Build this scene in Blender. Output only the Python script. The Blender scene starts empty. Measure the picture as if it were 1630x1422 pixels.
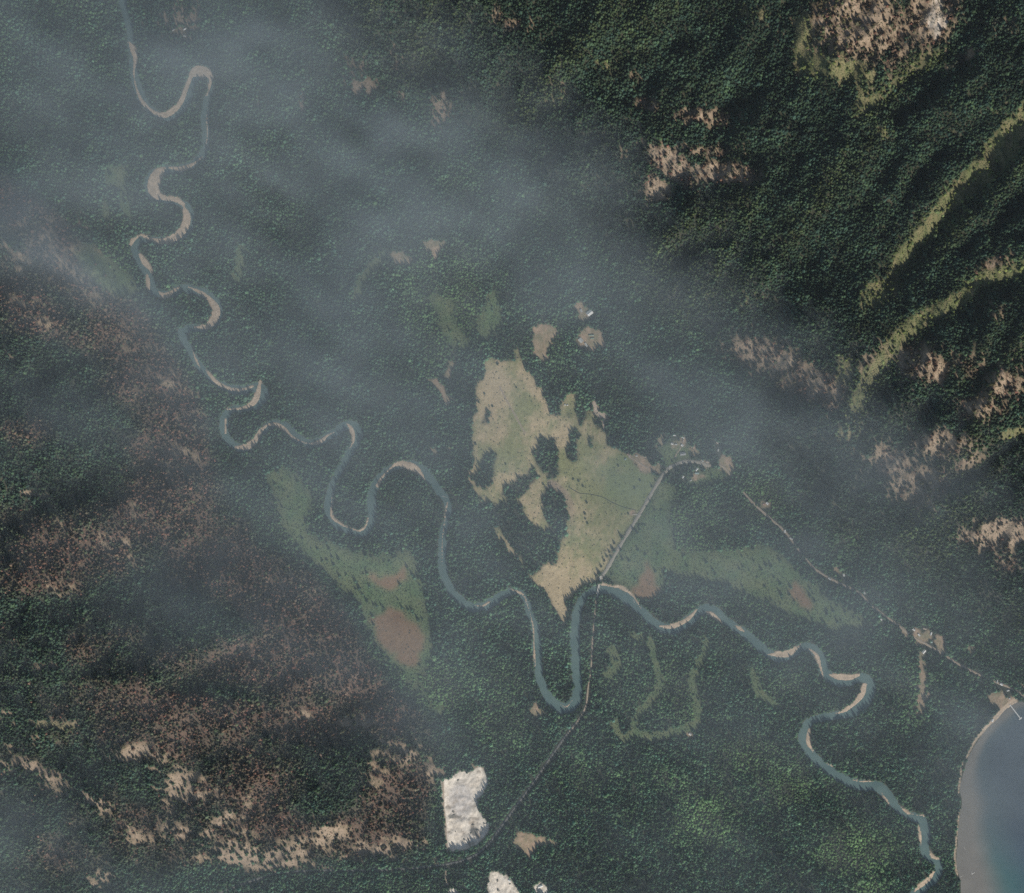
import bpy, math, random
import numpy as np
from mathutils import Vector, Matrix

# ------------------------------------------------------------------ camera, sky, sun, exposure
SC = bpy.context.scene
COL = SC.collection
M = 2.0                    # metres per photograph pixel
W0, H0 = 1630, 1422
CAM_Z = 12000.0

cam_d = bpy.data.cameras.new('camera')
cam = bpy.data.objects.new('camera', cam_d)
COL.objects.link(cam)
cam.location = (0, 0, CAM_Z)
cam.rotation_euler = (0, 0, 0)
cam_d.sensor_fit = 'HORIZONTAL'
cam_d.sensor_width = 36.0
cam_d.lens = 36.0 * CAM_Z / (W0 * M)
cam_d.clip_start = 10.0
cam_d.clip_end = 40000.0
SC.camera = cam

SUN_AZ, SUN_EL = math.radians(152), math.radians(41)     # compass: clockwise from north (+Y)
world = bpy.data.worlds.new('World')
SC.world = world
world.use_nodes = True
wn = world.node_tree
bg = wn.nodes['Background']
sky = wn.nodes.new('ShaderNodeTexSky')
sky.sky_type = 'NISHITA'
sky.sun_disc = False
sky.sun_elevation = SUN_EL
sky.sun_rotation = SUN_AZ
wn.links.new(sky.outputs[0], bg.inputs[0])
bg.inputs[1].default_value = 0.07
sun_d = bpy.data.lights.new('sun', 'SUN')
sun_d.energy = 3.6
sun_d.angle = math.radians(0.5)
sun_d.color = (1.0, 0.93, 0.84)
sun = bpy.data.objects.new('sun', sun_d)
COL.objects.link(sun)
to_sun = Vector((math.sin(SUN_AZ) * math.cos(SUN_EL), math.cos(SUN_AZ) * math.cos(SUN_EL), math.sin(SUN_EL)))
sun.rotation_euler = to_sun.to_track_quat('Z', 'Y').to_euler()
sun.location = (600, -1200, 3000)

SC.view_settings.view_transform = 'Standard'
SC.view_settings.look = 'None'
SC.view_settings.exposure = 0.26
SC.view_settings.gamma = 1.0
SC.view_settings.use_curve_mapping = False
cy = SC.cycles
cy.max_bounces = 3
cy.diffuse_bounces = 2
cy.glossy_bounces = 1
cy.transmission_bounces = 1
cy.transparent_max_bounces = 6
cy.volume_bounces = 0
cy.use_denoising = False
cy.caustics_reflective = False
cy.caustics_refractive = False

rng = np.random.default_rng(11)
random.seed(5)

# ------------------------------------------------------------------ raster maps, one cell = one photograph pixel
MG = 110
RW, RH = W0 + 2 * MG, H0 + 2 * MG
XX, YY = np.meshgrid(np.arange(RW, dtype=np.float32) - MG, np.arange(RH, dtype=np.float32) - MG)


def up(g, w, h):
    gy = np.linspace(0, g.shape[0] - 1.001, h); gx = np.linspace(0, g.shape[1] - 1.001, w)
    iy = gy.astype(int); ix = gx.astype(int)
    fy = (gy - iy); fx = (gx - ix)
    fy = (fy * fy * (3 - 2 * fy))[:, None].astype(np.float32); fx = (fx * fx * (3 - 2 * fx))[None, :].astype(np.float32)
    a = g[iy][:, ix]; b = g[iy][:, ix + 1]; c = g[iy + 1][:, ix]; d = g[iy + 1][:, ix + 1]
    return (a * (1 - fx) + b * fx) * (1 - fy) + (c * (1 - fx) + d * fx) * fy


def lin(g, w, h):
    gy = np.linspace(0, g.shape[0] - 1.001, h); gx = np.linspace(0, g.shape[1] - 1.001, w)
    iy = gy.astype(int); ix = gx.astype(int)
    fy = (gy - iy)[:, None].astype(np.float32); fx = (gx - ix)[None, :].astype(np.float32)
    a = g[iy][:, ix]; b = g[iy][:, ix + 1]; c = g[iy + 1][:, ix]; d = g[iy + 1][:, ix + 1]
    return (a * (1 - fx) + b * fx) * (1 - fy) + (c * (1 - fx) + d * fx) * fy


def noise(cell, seed, sx=1.0, sy=1.0):
    r = np.random.default_rng(seed)
    g = r.uniform(-1, 1, (int(RH / (cell * sy)) + 3, int(RW / (cell * sx)) + 3)).astype(np.float32)
    return up(g, RW, RH)


def fbm(cell, seed, octs=4, sx=1.0, sy=1.0, gain=0.55):
    t = 0; a = 1.0; s = 0
    for k in range(octs):
        t = t + a * noise(cell / 2 ** k, seed + 17 * k, sx, sy); s += a; a *= gain
    return t / s


def rnoise(cu, cv, ang, seed):
    """value noise stretched along a direction (degrees, image frame)"""
    c, s_ = math.cos(math.radians(ang)), math.sin(math.radians(ang))
    u = (XX * c + YY * s_) / cu + 40; v = (-XX * s_ + YY * c) / cv + 40
    g = np.random.default_rng(seed).uniform(-1, 1, (256, 256)).astype(np.float32)
    iu = np.floor(u).astype(int); iv = np.floor(v).astype(int)
    fu = u - iu; fv = v - iv
    fu = fu * fu * (3 - 2 * fu); fv = fv * fv * (3 - 2 * fv)
    a = g[iv % 256, iu % 256]; b = g[iv % 256, (iu + 1) % 256]; d = g[(iv + 1) % 256, iu % 256]; e = g[(iv + 1) % 256, (iu + 1) % 256]
    return ((a * (1 - fu) + b * fu) * (1 - fv) + (d * (1 - fu) + e * fu) * fv).astype(np.float32)


def blur(a, r):
    for ax in (0, 1):
        for _ in range(2):
            k = 2 * r + 1
            p = np.pad(a, [(r + 1, r) if i == ax else (0, 0) for i in (0, 1)], mode='edge')
            c = np.cumsum(p, axis=ax, dtype=np.float64)
            n = a.shape[ax]
            hi = np.take(c, np.arange(k, k + n), axis=ax); lo = np.take(c, np.arange(0, n), axis=ax)
            a = ((hi - lo) / k).astype(np.float32)
    return a


def smooth(e0, e1, x):
    t = np.clip((x - e0) / (e1 - e0), 0, 1)
    return t * t * (3 - 2 * t)


def poly(pts, out=None):
    m = np.zeros((RH, RW), bool) if out is None else out
    p = np.array(pts, float)
    x0, x1 = int(max(p[:, 0].min() + MG - 1, 0)), int(min(p[:, 0].max() + MG + 2, RW))
    y0, y1 = int(max(p[:, 1].min() + MG - 1, 0)), int(min(p[:, 1].max() + MG + 2, RH))
    X = XX[y0:y1, x0:x1]; Y = YY[y0:y1, x0:x1]
    ins = np.zeros(X.shape, bool)
    n = len(p)
    for i in range(n):
        ax, ay = p[i]; bx, by = p[(i + 1) % n]
        if ay == by: continue
        c = ((ay > Y) != (by > Y)) & (X < (bx - ax) * (Y - ay) / (by - ay) + ax)
        ins ^= c
    m[y0:y1, x0:x1] |= ins
    return m


def catmull(pts, step=4.0):
    p = [np.array(q, float) for q in pts]
    p = [2 * p[0] - p[1]] + p + [2 * p[-1] - p[-2]]
    out = []
    for i in range(1, len(p) - 2):
        a, b, c, d = p[i - 1:i + 3]
        n = max(1, int(np.linalg.norm((c - b)[:2]) / step))
        for k in range(n):
            t = k / n
            out.append(0.5 * ((2 * b) + (-a + c) * t + (2 * a - 5 * b + 4 * c - d) * t * t + (-a + 3 * b - 3 * c + d) * t ** 3))
    out.append(p[-2])
    return np.array(out)


def ldist(pts, far=60, signed=False):
    """distance in pixels to a polyline (and the side of it, the position along it)"""
    d = np.full((RH, RW), 1e4, np.float32); s = np.zeros((RH, RW), np.float32); tt = np.zeros((RH, RW), np.float32)
    n = len(pts) - 1
    for i in range(n):
        ax, ay = pts[i][:2]; bx, by = pts[i + 1][:2]
        x0, x1 = int(max(min(ax, bx) - far + MG, 0)), int(min(max(ax, bx) + far + MG, RW))
        y0, y1 = int(max(min(ay, by) - far + MG, 0)), int(min(max(ay, by) + far + MG, RH))
        if x1 <= x0 or y1 <= y0: continue
        X = XX[y0:y1, x0:x1]; Y = YY[y0:y1, x0:x1]
        dx, dy = bx - ax, by - ay
        L = dx * dx + dy * dy + 1e-9
        t = np.clip(((X - ax) * dx + (Y - ay) * dy) / L, 0, 1)
        e = np.hypot(X - ax - t * dx, Y - ay - t * dy)
        better = e < d[y0:y1, x0:x1]
        d[y0:y1, x0:x1] = np.where(better, e, d[y0:y1, x0:x1])
        if signed:
            s[y0:y1, x0:x1] = np.where(better, np.sign((X - ax) * dy - (Y - ay) * dx), s[y0:y1, x0:x1])
            tt[y0:y1, x0:x1] = np.where(better, (i + t) / n, tt[y0:y1, x0:x1])
    return (d, s, tt) if signed else d


def ell(cx, cy, rx, ry, rot=0):
    c, s = math.cos(math.radians(rot)), math.sin(math.radians(rot))
    u = ((XX - cx) * c + (YY - cy) * s) / rx; v = (-(XX - cx) * s + (YY - cy) * c) / ry
    return np.exp(-(u * u + v * v)).astype(np.float32)


def ells(lst, k=1.0):
    t = np.zeros((RH, RW), np.float32)
    for e in lst:
        st = e[5] if len(e) > 5 else 1.0
        t = np.maximum(t, st * ell(e[0], e[1], e[2] * k, e[3] * k, e[4]))
    return t


# ------------------------------------------------------------------ what lies where (photograph pixels)
RIVER = [(190, -130), (192, -60), (195, 0), (203, 30), (208, 70), (213, 110), (221, 145), (235, 170), (252, 183), (268, 187), (285, 178), (297, 160), (303, 140), (310, 124), (321, 117), (333, 124), (335, 140), (329, 160), (326, 185), (327, 215), (325, 240), (313, 257), (295, 267), (275, 270), (255, 272), (240, 282), (236, 298), (244, 312), (262, 318), (282, 320), (297, 330), (303, 347), (299, 365), (285, 378), (265, 383), (243, 381), (225, 381), (214, 392), (220, 410), (232, 430), (240, 448), (244, 463), (262, 469), (275, 466), (290, 460), (310, 462), (331, 470), (346, 484), (349, 500), (341, 515), (325, 522), (305, 522), (290, 527), (292, 540), (303, 560), (315, 580), (328, 595), (350, 612), (375, 621), (398, 619), (413, 616), (420, 628), (411, 643), (390, 650), (370, 652), (359, 662), (356, 680), (363, 700), (380, 713), (397, 712), (411, 698), (425, 680), (440, 674), (457, 681), (470, 695), (490, 706), (510, 702), (530, 690), (552, 677), (567, 681), (570, 695), (560, 715), (545, 740), (532, 765), (525, 790), (523, 815), (535, 835), (555, 845), (577, 850), (589, 836), (592, 812), (593, 785), (605, 760), (625, 744), (650, 739), (671, 746), (687, 766), (700, 783), (710, 795), (713, 815), (707, 840), (704, 870), (704, 900), (710, 925), (725, 948), (745, 965), (765, 967), (785, 957), (805, 945), (825, 942), (837, 955), (843, 975), (852, 1000), (855, 1040), (858, 1075), (868, 1100), (883, 1122), (900, 1128), (915, 1117), (920, 1095), (916, 1060), (915, 1020), (916, 990), (921, 965), (932, 947), (948, 940), (967, 938), (986, 947), (1006, 960), (1026, 978), (1045, 995), (1065, 1002), (1085, 996), (1100, 985), (1115, 972), (1132, 970), (1147, 980), (1162, 994), (1185, 1008), (1205, 1025), (1225, 1042), (1245, 1047), (1262, 1040), (1280, 1030), (1297, 1035), (1308, 1050), (1313, 1070), (1325, 1082), (1345, 1086), (1365, 1080), (1380, 1080), (1386, 1095), (1379, 1115), (1360, 1132), (1335, 1138), (1310, 1142), (1289, 1150), (1279, 1165), (1281, 1185), (1295, 1205), (1315, 1222), (1340, 1240), (1370, 1250), (1396, 1252), (1415, 1268), (1430, 1288), (1450, 1299), (1467, 1306), (1474, 1325), (1471, 1350), (1478, 1364), (1493, 1375), (1492, 1393), (1475, 1410), (1455, 1428), (1450, 1470), (1455, 1545)]
RIV = catmull(RIVER, 4)
riv_halfw = 5.6


def rw_at(i):      # half width along the river, in pixels
    t = i / len(RIV)
    return 5.2 + 0.9 * math.sin(i * 0.21) + 0.6 * math.sin(i * 0.083 + 1) + (1.2 if t > 0.62 else 0.0)


d_riv = ldist(RIV, 40)
riv_w = np.full((RH, RW), 5.4, np.float32)
for i in range(0, len(RIV), 3):
    x, y = RIV[i]
    x0, x1, y0, y1 = int(x + MG - 16), int(x + MG + 16), int(y + MG - 16), int(y + MG + 16)
    if x0 < 0 or y0 < 0 or x1 > RW or y1 > RH: continue
    riv_w[y0:y1, x0:x1] = rw_at(i)
riv_w = blur(riv_w, 5)
d_riv_n = d_riv + 0.9 * noise(9, 77) + 0.5 * noise(4, 78)

# sand bars: polylines of (x, y, half width in pixels)
BARS = [
    [(206, 68, 2), (212, 80, 4.5), (215, 96, 3), (213, 118, 1.4), (217, 140, 1.8), (226, 161, 3), (242, 177, 3), (260, 184, 4), (275, 177, 4.5), (288, 163, 3.5), (297, 140, 3), (304, 122, 3)],
    [(304, 120, 3), (314, 114, 8), (326, 115, 7), (335, 124, 3.5), (333, 140, 2), (329, 152, 1.2)],
    [(330, 160, .6), (329, 190, 1.2), (330, 215, 1.4), (327, 238, 1)],
    [(322, 250, 1.5), (308, 261, 2.5), (290, 269, 4.5), (270, 267, 2)],
    [(262, 268, 2), (252, 276, 8), (244, 292, 9), (246, 308, 8), (258, 315, 4), (280, 318, 4), (291, 325, 3.5)],
    [(293, 330, 2), (298, 345, 5.5), (294, 362, 6), (282, 376, 6), (262, 384, 4.5), (240, 381, 3), (226, 375, 2)],
    [(208, 390, 2), (213, 381, 3), (222, 376, 1)],
    [(222, 405, 2), (230, 418, 4.5), (238, 427, 3), (242, 436, 1)],
    [(234, 438, 2), (236, 450, 3.5), (238, 462, 1)],
    [(252, 464, 1), (262, 471, 4.5), (275, 464, 3), (286, 457, 1.5)],
    [(300, 457, 1.2), (318, 465, 3), (334, 477, 4), (344, 492, 6), (341, 508, 6), (330, 520, 4.5), (310, 521, 1.5)],
    [(305, 555, 1), (313, 575, 2), (318, 585, 1)],
    [(328, 590, 1.5), (342, 606, 3), (360, 617, 3), (382, 621, 2.6), (402, 615, 2)],
    [(414, 608, 2), (410, 628, 4.5), (403, 642, 4), (385, 650, 2.6), (363, 652, 1.6)],
    [(359, 668, 2), (359, 690, 1.5)],
    [(375, 712, 2), (392, 712, 5), (405, 703, 4), (414, 688, 3), (426, 677, 2), (440, 676, 3.5), (453, 683, 3), (466, 696, 2), (490, 706, 1.5), (508, 704, 3.5), (522, 693, 2), (532, 688, 1)],
    [(552, 674, 1.5), (560, 684, 3.5), (563, 700, 2), (556, 715, 1)],
    [(531, 770, .8), (528, 800, 1.2), (528, 822, 2.2), (538, 832, 1.8), (555, 841, 1), (574, 845, 1.5), (583, 836, 1.4), (588, 820, 1)],
    [(601, 773, 3), (608, 760, 2), (620, 747, 1.6), (630, 740, 3), (647, 740, 5.5), (662, 746, 5), (671, 756, 3), (676, 764, 1)],
    [(712, 800, 1.4), (709, 822, 1.2), (704, 860, 1.1), (703, 900, .9)],
    [(757, 964, 1), (768, 965, 2), (779, 958, 1.6)],
    [(813, 938, 1), (826, 943, 2.4), (835, 950, 1.6), (843, 975, 1), (849, 1000, 1.5), (850, 1030, 1.6), (852, 1060, 1)],
    [(893, 1122, 1), (902, 1125, 1.2), (912, 1113, .8)],
    [(958, 930, 2), (975, 934, 1.5), (990, 936, 2.5), (1008, 950, 1.5), (1020, 968, 1.2)],
    [(1050, 997, 1.5), (1066, 998, 3.5), (1082, 993, 3.5), (1098, 983, 3), (1110, 969, 1.2)],
    [(1124, 974, 1.5), (1134, 978, 3.2), (1145, 987, 2), (1150, 992, .8)],
    [(1170, 996, 1), (1178, 1001, 3), (1187, 1007, 1)],
    [(1222, 1042, 1), (1238, 1042, 4), (1254, 1041, 5), (1268, 1032, 2.5), (1274, 1027, 1)],
    [(1288, 1033, 1.5), (1300, 1044, 3), (1306, 1062, 2.2), (1311, 1080, 1.2)],
    [(1320, 1074, 1.5), (1335, 1078, 4.5), (1352, 1079, 4), (1368, 1075, 1.5)],
    [(1377, 1090, 3), (1372, 1105, 4.5), (1362, 1118, 3), (1345, 1131, 2.5), (1330, 1136, 1)],
    [(1288, 1160, 1.5), (1286, 1173, 3), (1287, 1183, 3.6), (1294, 1197, 1)],
    [(1313, 1215, .8), (1324, 1220, 1.4)],
    [(1355, 1240, .8), (1368, 1244, 1.5), (1390, 1244, 1.2)],
    [(1403, 1262, 1), (1412, 1275, 1.8), (1418, 1285, 1)],
    [(1434, 1286, 1), (1445, 1294, 2.6), (1452, 1296, 1), (1470, 1299, 1.2)],
    [(1462, 1315, .8), (1465, 1330, 2.4), (1466, 1345, 1)],
    [(1480, 1356, 1), (1484, 1364, 2.6), (1496, 1368, 1)],
    [(1487, 1388, 1.4), (1478, 1400, 3), (1463, 1412, 3), (1455, 1420, 1)],
    [(1538, 1207, .8), (1552, 1180, 1.2), (1566, 1162, 2.2), (1576, 1152, 1.6), (1586, 1142, 3), (1594, 1133, 2.4), (1604, 1124, 3), (1616, 1116, 3.4)],
    [(1532, 1215, .7), (1528, 1240, .8), (1526, 1262, .6)],
    [(1527, 1290, .6), (1523, 1330, .8), (1520, 1365, 1), (1524, 1395, .7)],
]
bar_mask = np.zeros((RH, RW), np.float32)
for b in BARS:
    cb = catmull(b, 3)
    for q in cb:
        x, y, w = q; w = w * 1.06 + .5
        r = int(w + 4)
        x0, x1, y0, y1 = max(int(x + MG - r), 0), min(int(x + MG + r + 1), RW), max(int(y + MG - r), 0), min(int(y + MG + r + 1), RH)
        if x1 <= x0 or y1 <= y0: continue
        e = np.clip((w - np.hypot(XX[y0:y1, x0:x1] - x, YY[y0:y1, x0:x1] - y)) / 1.5 + .5, 0, 1)
        bar_mask[y0:y1, x0:x1] = np.maximum(bar_mask[y0:y1, x0:x1], e)

LAKE = [(1618, 1119), (1612, 1121), (1600, 1130), (1587, 1145), (1570, 1162), (1556, 1181), (1543, 1203), (1536, 1222), (1530, 1245), (1528, 1260), (1532, 1275), (1529, 1292), (1526, 1320), (1524, 1350), (1522, 1372), (1527, 1395), (1530, 1425), (1528, 1560), (1790, 1560), (1790, 1175), (1670, 1150), (1640, 1128), (1628, 1117)]
m_lake = poly(catmull(LAKE + [LAKE[0]], 6)[:-1, :2])

DRY = poly([(823, 554), (832, 572), (843, 600), (860, 618), (872, 640), (880, 660), (893, 665), (889, 640), (905, 625), (916, 627), (918, 665), (922, 680), (935, 660), (945, 650), (958, 672), (962, 690), (968, 705), (985, 715), (998, 722), (1010, 745), (1035, 756), (1048, 760), (1020, 808), (990, 855), (966, 895), (947, 922), (925, 935), (905, 950), (900, 975), (903, 999), (893, 992), (885, 970), (870, 945), (845, 920), (825, 895), (805, 870), (790, 852), (787, 842), (770, 800), (750, 775), (745, 755), (752, 745), (750, 700), (752, 660), (756, 620), (770, 595), (768, 578), (785, 568), (805, 574), (815, 565)])
GROVES = [
    [(855, 699), (866, 695), (885, 699), (888, 740), (893, 757), (875, 762), (862, 750), (852, 740), (851, 712)],
    [(907, 689), (920, 685), (920, 728), (911, 738), (903, 725)],
    [(770, 724), (785, 719), (791, 732), (785, 750), (782, 772), (768, 780), (757, 768), (748, 758), (762, 748)],
    [(800, 775), (820, 762), (838, 752), (850, 742), (857, 760), (845, 772), (832, 786), (812, 798), (795, 790)],
    [(864, 776), (880, 776), (894, 785), (902, 808), (903, 840), (895, 858), (888, 872), (888, 893), (868, 902), (848, 917), (830, 890), (815, 868), (806, 856), (792, 842), (762, 815), (758, 795), (775, 795), (790, 803), (810, 800), (832, 800), (836, 830), (856, 838), (862, 851), (868, 845), (866, 812)],
    [(944, 664), (953, 663), (960, 672), (958, 684), (950, 686), (943, 676)],
    [(937, 698), (943, 698), (942, 712), (937, 712)],
    [(773, 656), (780, 655), (779, 668), (773, 678), (768, 672)],
    [(868, 628), (885, 620), (905, 622), (895, 640), (888, 660), (880, 655)],
    [(804, 564), (814, 560), (822, 566), (818, 573), (810, 572)],
    [(902, 652), (911, 655), (908, 662), (903, 660)],
    [(918, 640), (945, 640), (935, 660), (920, 680)],
    [(850, 640), (862, 636), (866, 645), (856, 650)],
]
GROVES = GROVES[:12]
m_grove = np.zeros((RH, RW), bool)
for g in GROVES: poly(g, m_grove)

CLEAR = [   # tan clearings
    [(848, 518), (860, 512), (880, 517), (886, 530), (880, 545), (872, 552), (872, 573), (856, 572), (850, 550)],
    [(915, 480), (925, 478), (938, 488), (944, 500), (934, 508), (920, 505), (914, 492)],
    [(917, 535), (928, 528), (940, 520), (955, 526), (962, 540), (960, 552), (945, 556), (925, 552), (916, 545)],
    [(672, 378), (680, 382), (686, 373), (692, 378), (708, 384), (702, 398), (694, 412), (684, 405), (674, 395)],
    [(623, 398), (640, 402), (655, 403), (648, 420), (638, 424), (626, 412)],
    [(714, 575), (728, 570), (722, 590), (714, 602), (708, 596)],
    [(673, 600), (698, 604), (710, 620), (716, 640), (708, 648), (700, 628), (684, 610)],
    [(680, 712), (698, 716), (696, 728), (686, 722)],
    [(713, 702), (722, 700), (720, 718), (714, 716)],
    [(943, 636), (949, 640), (953, 652), (960, 655), (966, 650), (964, 668), (964, 688), (960, 682), (958, 668), (945, 657)],
    [(1048, 690), (1058, 688), (1057, 702), (1050, 708), (1044, 704)],
    [(1078, 700), (1090, 692), (1092, 712), (1084, 714), (1072, 712), (1068, 706)],
    [(1000, 728), (1010, 722), (1030, 727), (1055, 745), (1052, 755), (1020, 755), (1010, 740)],
    [(1143, 728), (1160, 724), (1166, 740), (1164, 757), (1154, 752), (1144, 742)],
    [(1100, 757), (1122, 754), (1120, 762), (1108, 765)],
    [(1098, 712), (1108, 712), (1112, 726), (1104, 728)],
    [(1114, 732), (1130, 732), (1128, 742), (1112, 742)],
    [(817, 1328), (850, 1332), (887, 1339), (880, 1345), (856, 1345), (850, 1354), (842, 1368), (834, 1362), (828, 1352), (817, 1346)],
    [(845, 1120), (851, 1116), (855, 1125), (864, 1126), (868, 1136), (856, 1140), (846, 1135)],
    [(1462, 1035), (1473, 1033), (1474, 1100), (1474, 1138), (1460, 1140), (1456, 1122), (1464, 1110), (1462, 1060)],
    [(1431, 992), (1440, 998), (1444, 1012), (1436, 1010)],
    [(1452, 1000), (1462, 1000), (1466, 1010), (1478, 1000), (1484, 1006), (1478, 1018), (1462, 1026), (1455, 1024)],
    [(1489, 1012), (1500, 1012), (1506, 1024), (1504, 1038), (1496, 1042), (1489, 1028)],
    [(1322, 902), (1338, 900), (1345, 912), (1335, 912), (1325, 908)],
    [(1358, 930), (1362, 930), (1361, 935), (1357, 934)],
    [(1572, 1108), (1590, 1100), (1600, 1108), (1614, 1108), (1620, 1114), (1610, 1122), (1596, 1130), (1580, 1122)],
    [(1540, 1030), (1552, 1034), (1546, 1040), (1538, 1038)],
    [(1620, 1080), (1632, 1086), (1632, 1098), (1624, 1092)],
    [(1210, 796), (1226, 795), (1226, 806), (1214, 807)],
    [(1091, 1164), (1103, 1165), (1102, 1173), (1092, 1172)],
    [(1002, 815), (1016, 817), (1018, 823), (1004, 822)],
    [(745, 1212), (760, 1214), (770, 1222), (768, 1228), (752, 1224)],
]
m_clear = np.zeros((RH, RW), bool)
for g in CLEAR: poly(g, m_clear)

QUARRY = [
    [(704, 1241), (720, 1234), (735, 1226), (745, 1229), (752, 1228), (764, 1218), (773, 1230), (776, 1250), (770, 1262), (760, 1272), (761, 1288), (768, 1302), (779, 1310), (776, 1326), (760, 1343), (742, 1353), (716, 1356), (711, 1345), (708, 1310), (704, 1275)],
    [(779, 1386), (786, 1390), (791, 1382), (796, 1392), (806, 1394), (815, 1403), (823, 1412), (828, 1424), (835, 1440), (780, 1440), (776, 1412)],
    [(850, 1408), (860, 1403), (870, 1410), (873, 1424), (852, 1424)],
    [(714, 1414), (724, 1412), (730, 1424), (716, 1424)],
]
m_quarry = np.zeros((RH, RW), bool)
for g in QUARRY: poly(g, m_quarry)

MARSH = [
    [(580, 912), (600, 918), (618, 920), (632, 910), (650, 899), (648, 924), (630, 932), (616, 939), (600, 932)],
    [(590, 985), (604, 975), (622, 966), (638, 970), (645, 985), (662, 996), (674, 1010), (670, 1035), (662, 1064), (640, 1054), (615, 1034), (598, 1010)],
    [(1032, 888), (1044, 920), (1053, 945), (1036, 952), (1018, 955), (1005, 940), (1018, 925)],
    [(1262, 925), (1275, 930), (1292, 966), (1284, 972), (1270, 960), (1255, 945)],
]
m_marsh = np.zeros((RH, RW), bool)
for g in MARSH: poly(g, m_marsh)

GREEN = [   # low green wetland and fields
    [(422, 745), (470, 752), (495, 790), (492, 850), (545, 872), (600, 885), (655, 872), (672, 920), (684, 985), (688, 1030), (676, 1060), (660, 1078), (705, 1125), (722, 1152), (695, 1135), (640, 1080), (598, 1022), (576, 975), (540, 930), (500, 895), (460, 860), (440, 800)],
    [(1048, 765), (1075, 768), (1070, 800), (1060, 840), (1080, 870), (1130, 878), (1170, 872), (1210, 868), (1250, 885), (1280, 915), (1310, 945), (1375, 985), (1370, 998), (1320, 1002), (1270, 985), (1210, 955), (1160, 935), (1110, 915), (1060, 915), (1050, 945), (1010, 945), (990, 932), (962, 920), (990, 868)],
    [(118, 396), (150, 395), (205, 440), (230, 470), (190, 472), (150, 455), (130, 430)],
    [(768, 470), (790, 462), (800, 485), (792, 530), (772, 545), (752, 545), (765, 500)],
    [(672, 460), (720, 475), (728, 510), (750, 560), (730, 565), (705, 540), (690, 500)],
    [(1052, 702), (1066, 700), (1080, 706), (1100, 708), (1112, 728), (1100, 734), (1075, 738), (1060, 744), (1048, 735), (1050, 718)],
    [(1112, 745), (1150, 742), (1160, 765), (1120, 776), (1092, 772), (1100, 758)],
    [(1100, 768), (1140, 762), (1148, 772), (1120, 776), (1095, 776)],
    [(165, 255), (190, 262), (206, 275), (208, 345), (196, 345), (192, 285), (172, 300), (175, 350), (162, 345), (160, 290)],
]
m_green = np.zeros((RH, RW), bool)
for g in GREEN: poly(g, m_green)
OXBOW = [
    ([(1010, 1010), (1035, 1025), (1044, 1060), (1051, 1090), (1036, 1115), (1015, 1138), (1011, 1158), (1024, 1172), (1060, 1168), (1095, 1158), (1110, 1145), (1105, 1110), (1101, 1088), (1110, 1060), (1126, 1030), (1120, 1020)], 5.0),
    ([(975, 1035), (980, 1058), (968, 1075)], 7.0),
    ([(1200, 1070), (1206, 1098), (1218, 1112), (1232, 1122)], 6.0),
    ([(978, 1150), (985, 1165), (995, 1178), (1008, 1168)], 5.0),
    ([(565, 480), (580, 440), (610, 405)], 5.0),
    ([(385, 400), (378, 440)], 7.0),
]
d_ox = np.full((RH, RW), 99, np.float32)
for p_, w_ in OXBOW:
    d_ox = np.minimum(d_ox, ldist(catmull(p_, 5), 30) / w_)

# mountain outlines
NE = [(430, -200), (470, -20), (520, 110), (620, 170), (760, 230), (860, 330), (960, 430), (1060, 520), (1150, 620), (1190, 740), (1290, 840), (1400, 910), (1500, 960), (1620, 1030), (1900, 1120), (1900, -200)]
SW = [(-200, 220), (0, 268), (90, 330), (165, 410), (245, 490), (300, 560), (340, 640), (360, 740), (420, 850), (490, 885), (560, 955), (600, 1030), (680, 1120), (712, 1190), (702, 1240), (703, 1365), (520, 1380), (330, 1392), (150, 1430), (-200, 1460)]


def dist_inside(pl):
    """distance from the outline, inside it, on a coarse grid and smoothed"""
    st = 6
    xs = np.arange(0, RW, st); ys = np.arange(0, RH, st)
    X, Y = np.meshgrid(xs - MG, ys - MG)
    d = np.full(X.shape, 1e5)
    ins = np.zeros(X.shape, bool)
    n = len(pl)
    for i in range(n):
        ax, ay = pl[i]; bx, by = pl[(i + 1) % n]
        dx, dy = bx - ax, by - ay
        t = np.clip(((X - ax) * dx + (Y - ay) * dy) / (dx * dx + dy * dy), 0, 1)
        d = np.minimum(d, np.hypot(X - ax - t * dx, Y - ay - t * dy))
        if ay != by:
            ins ^= ((ay > Y) != (by > Y)) & (X < (bx - ax) * (Y - ay) / (by - ay) + ax)
    return lin(np.where(ins, d, -d).astype(np.float32), RW, RH)


dNE = dist_inside(NE[:-1] + [(2600, 1300), (2600, -1200), (300, -1200)])
dSW = dist_inside([(-1200, 200)] + SW + [(-1200, 1460)])
wob = 26 * fbm(120, 5, 3)
aNE = np.clip(dNE + wob, 0, None); aSW = np.clip(dSW + 0.7 * wob, 0, None)


def ramp(a, slope, soft=25):
    return slope * M * (np.sqrt(a * a + soft * soft) - soft)


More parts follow.
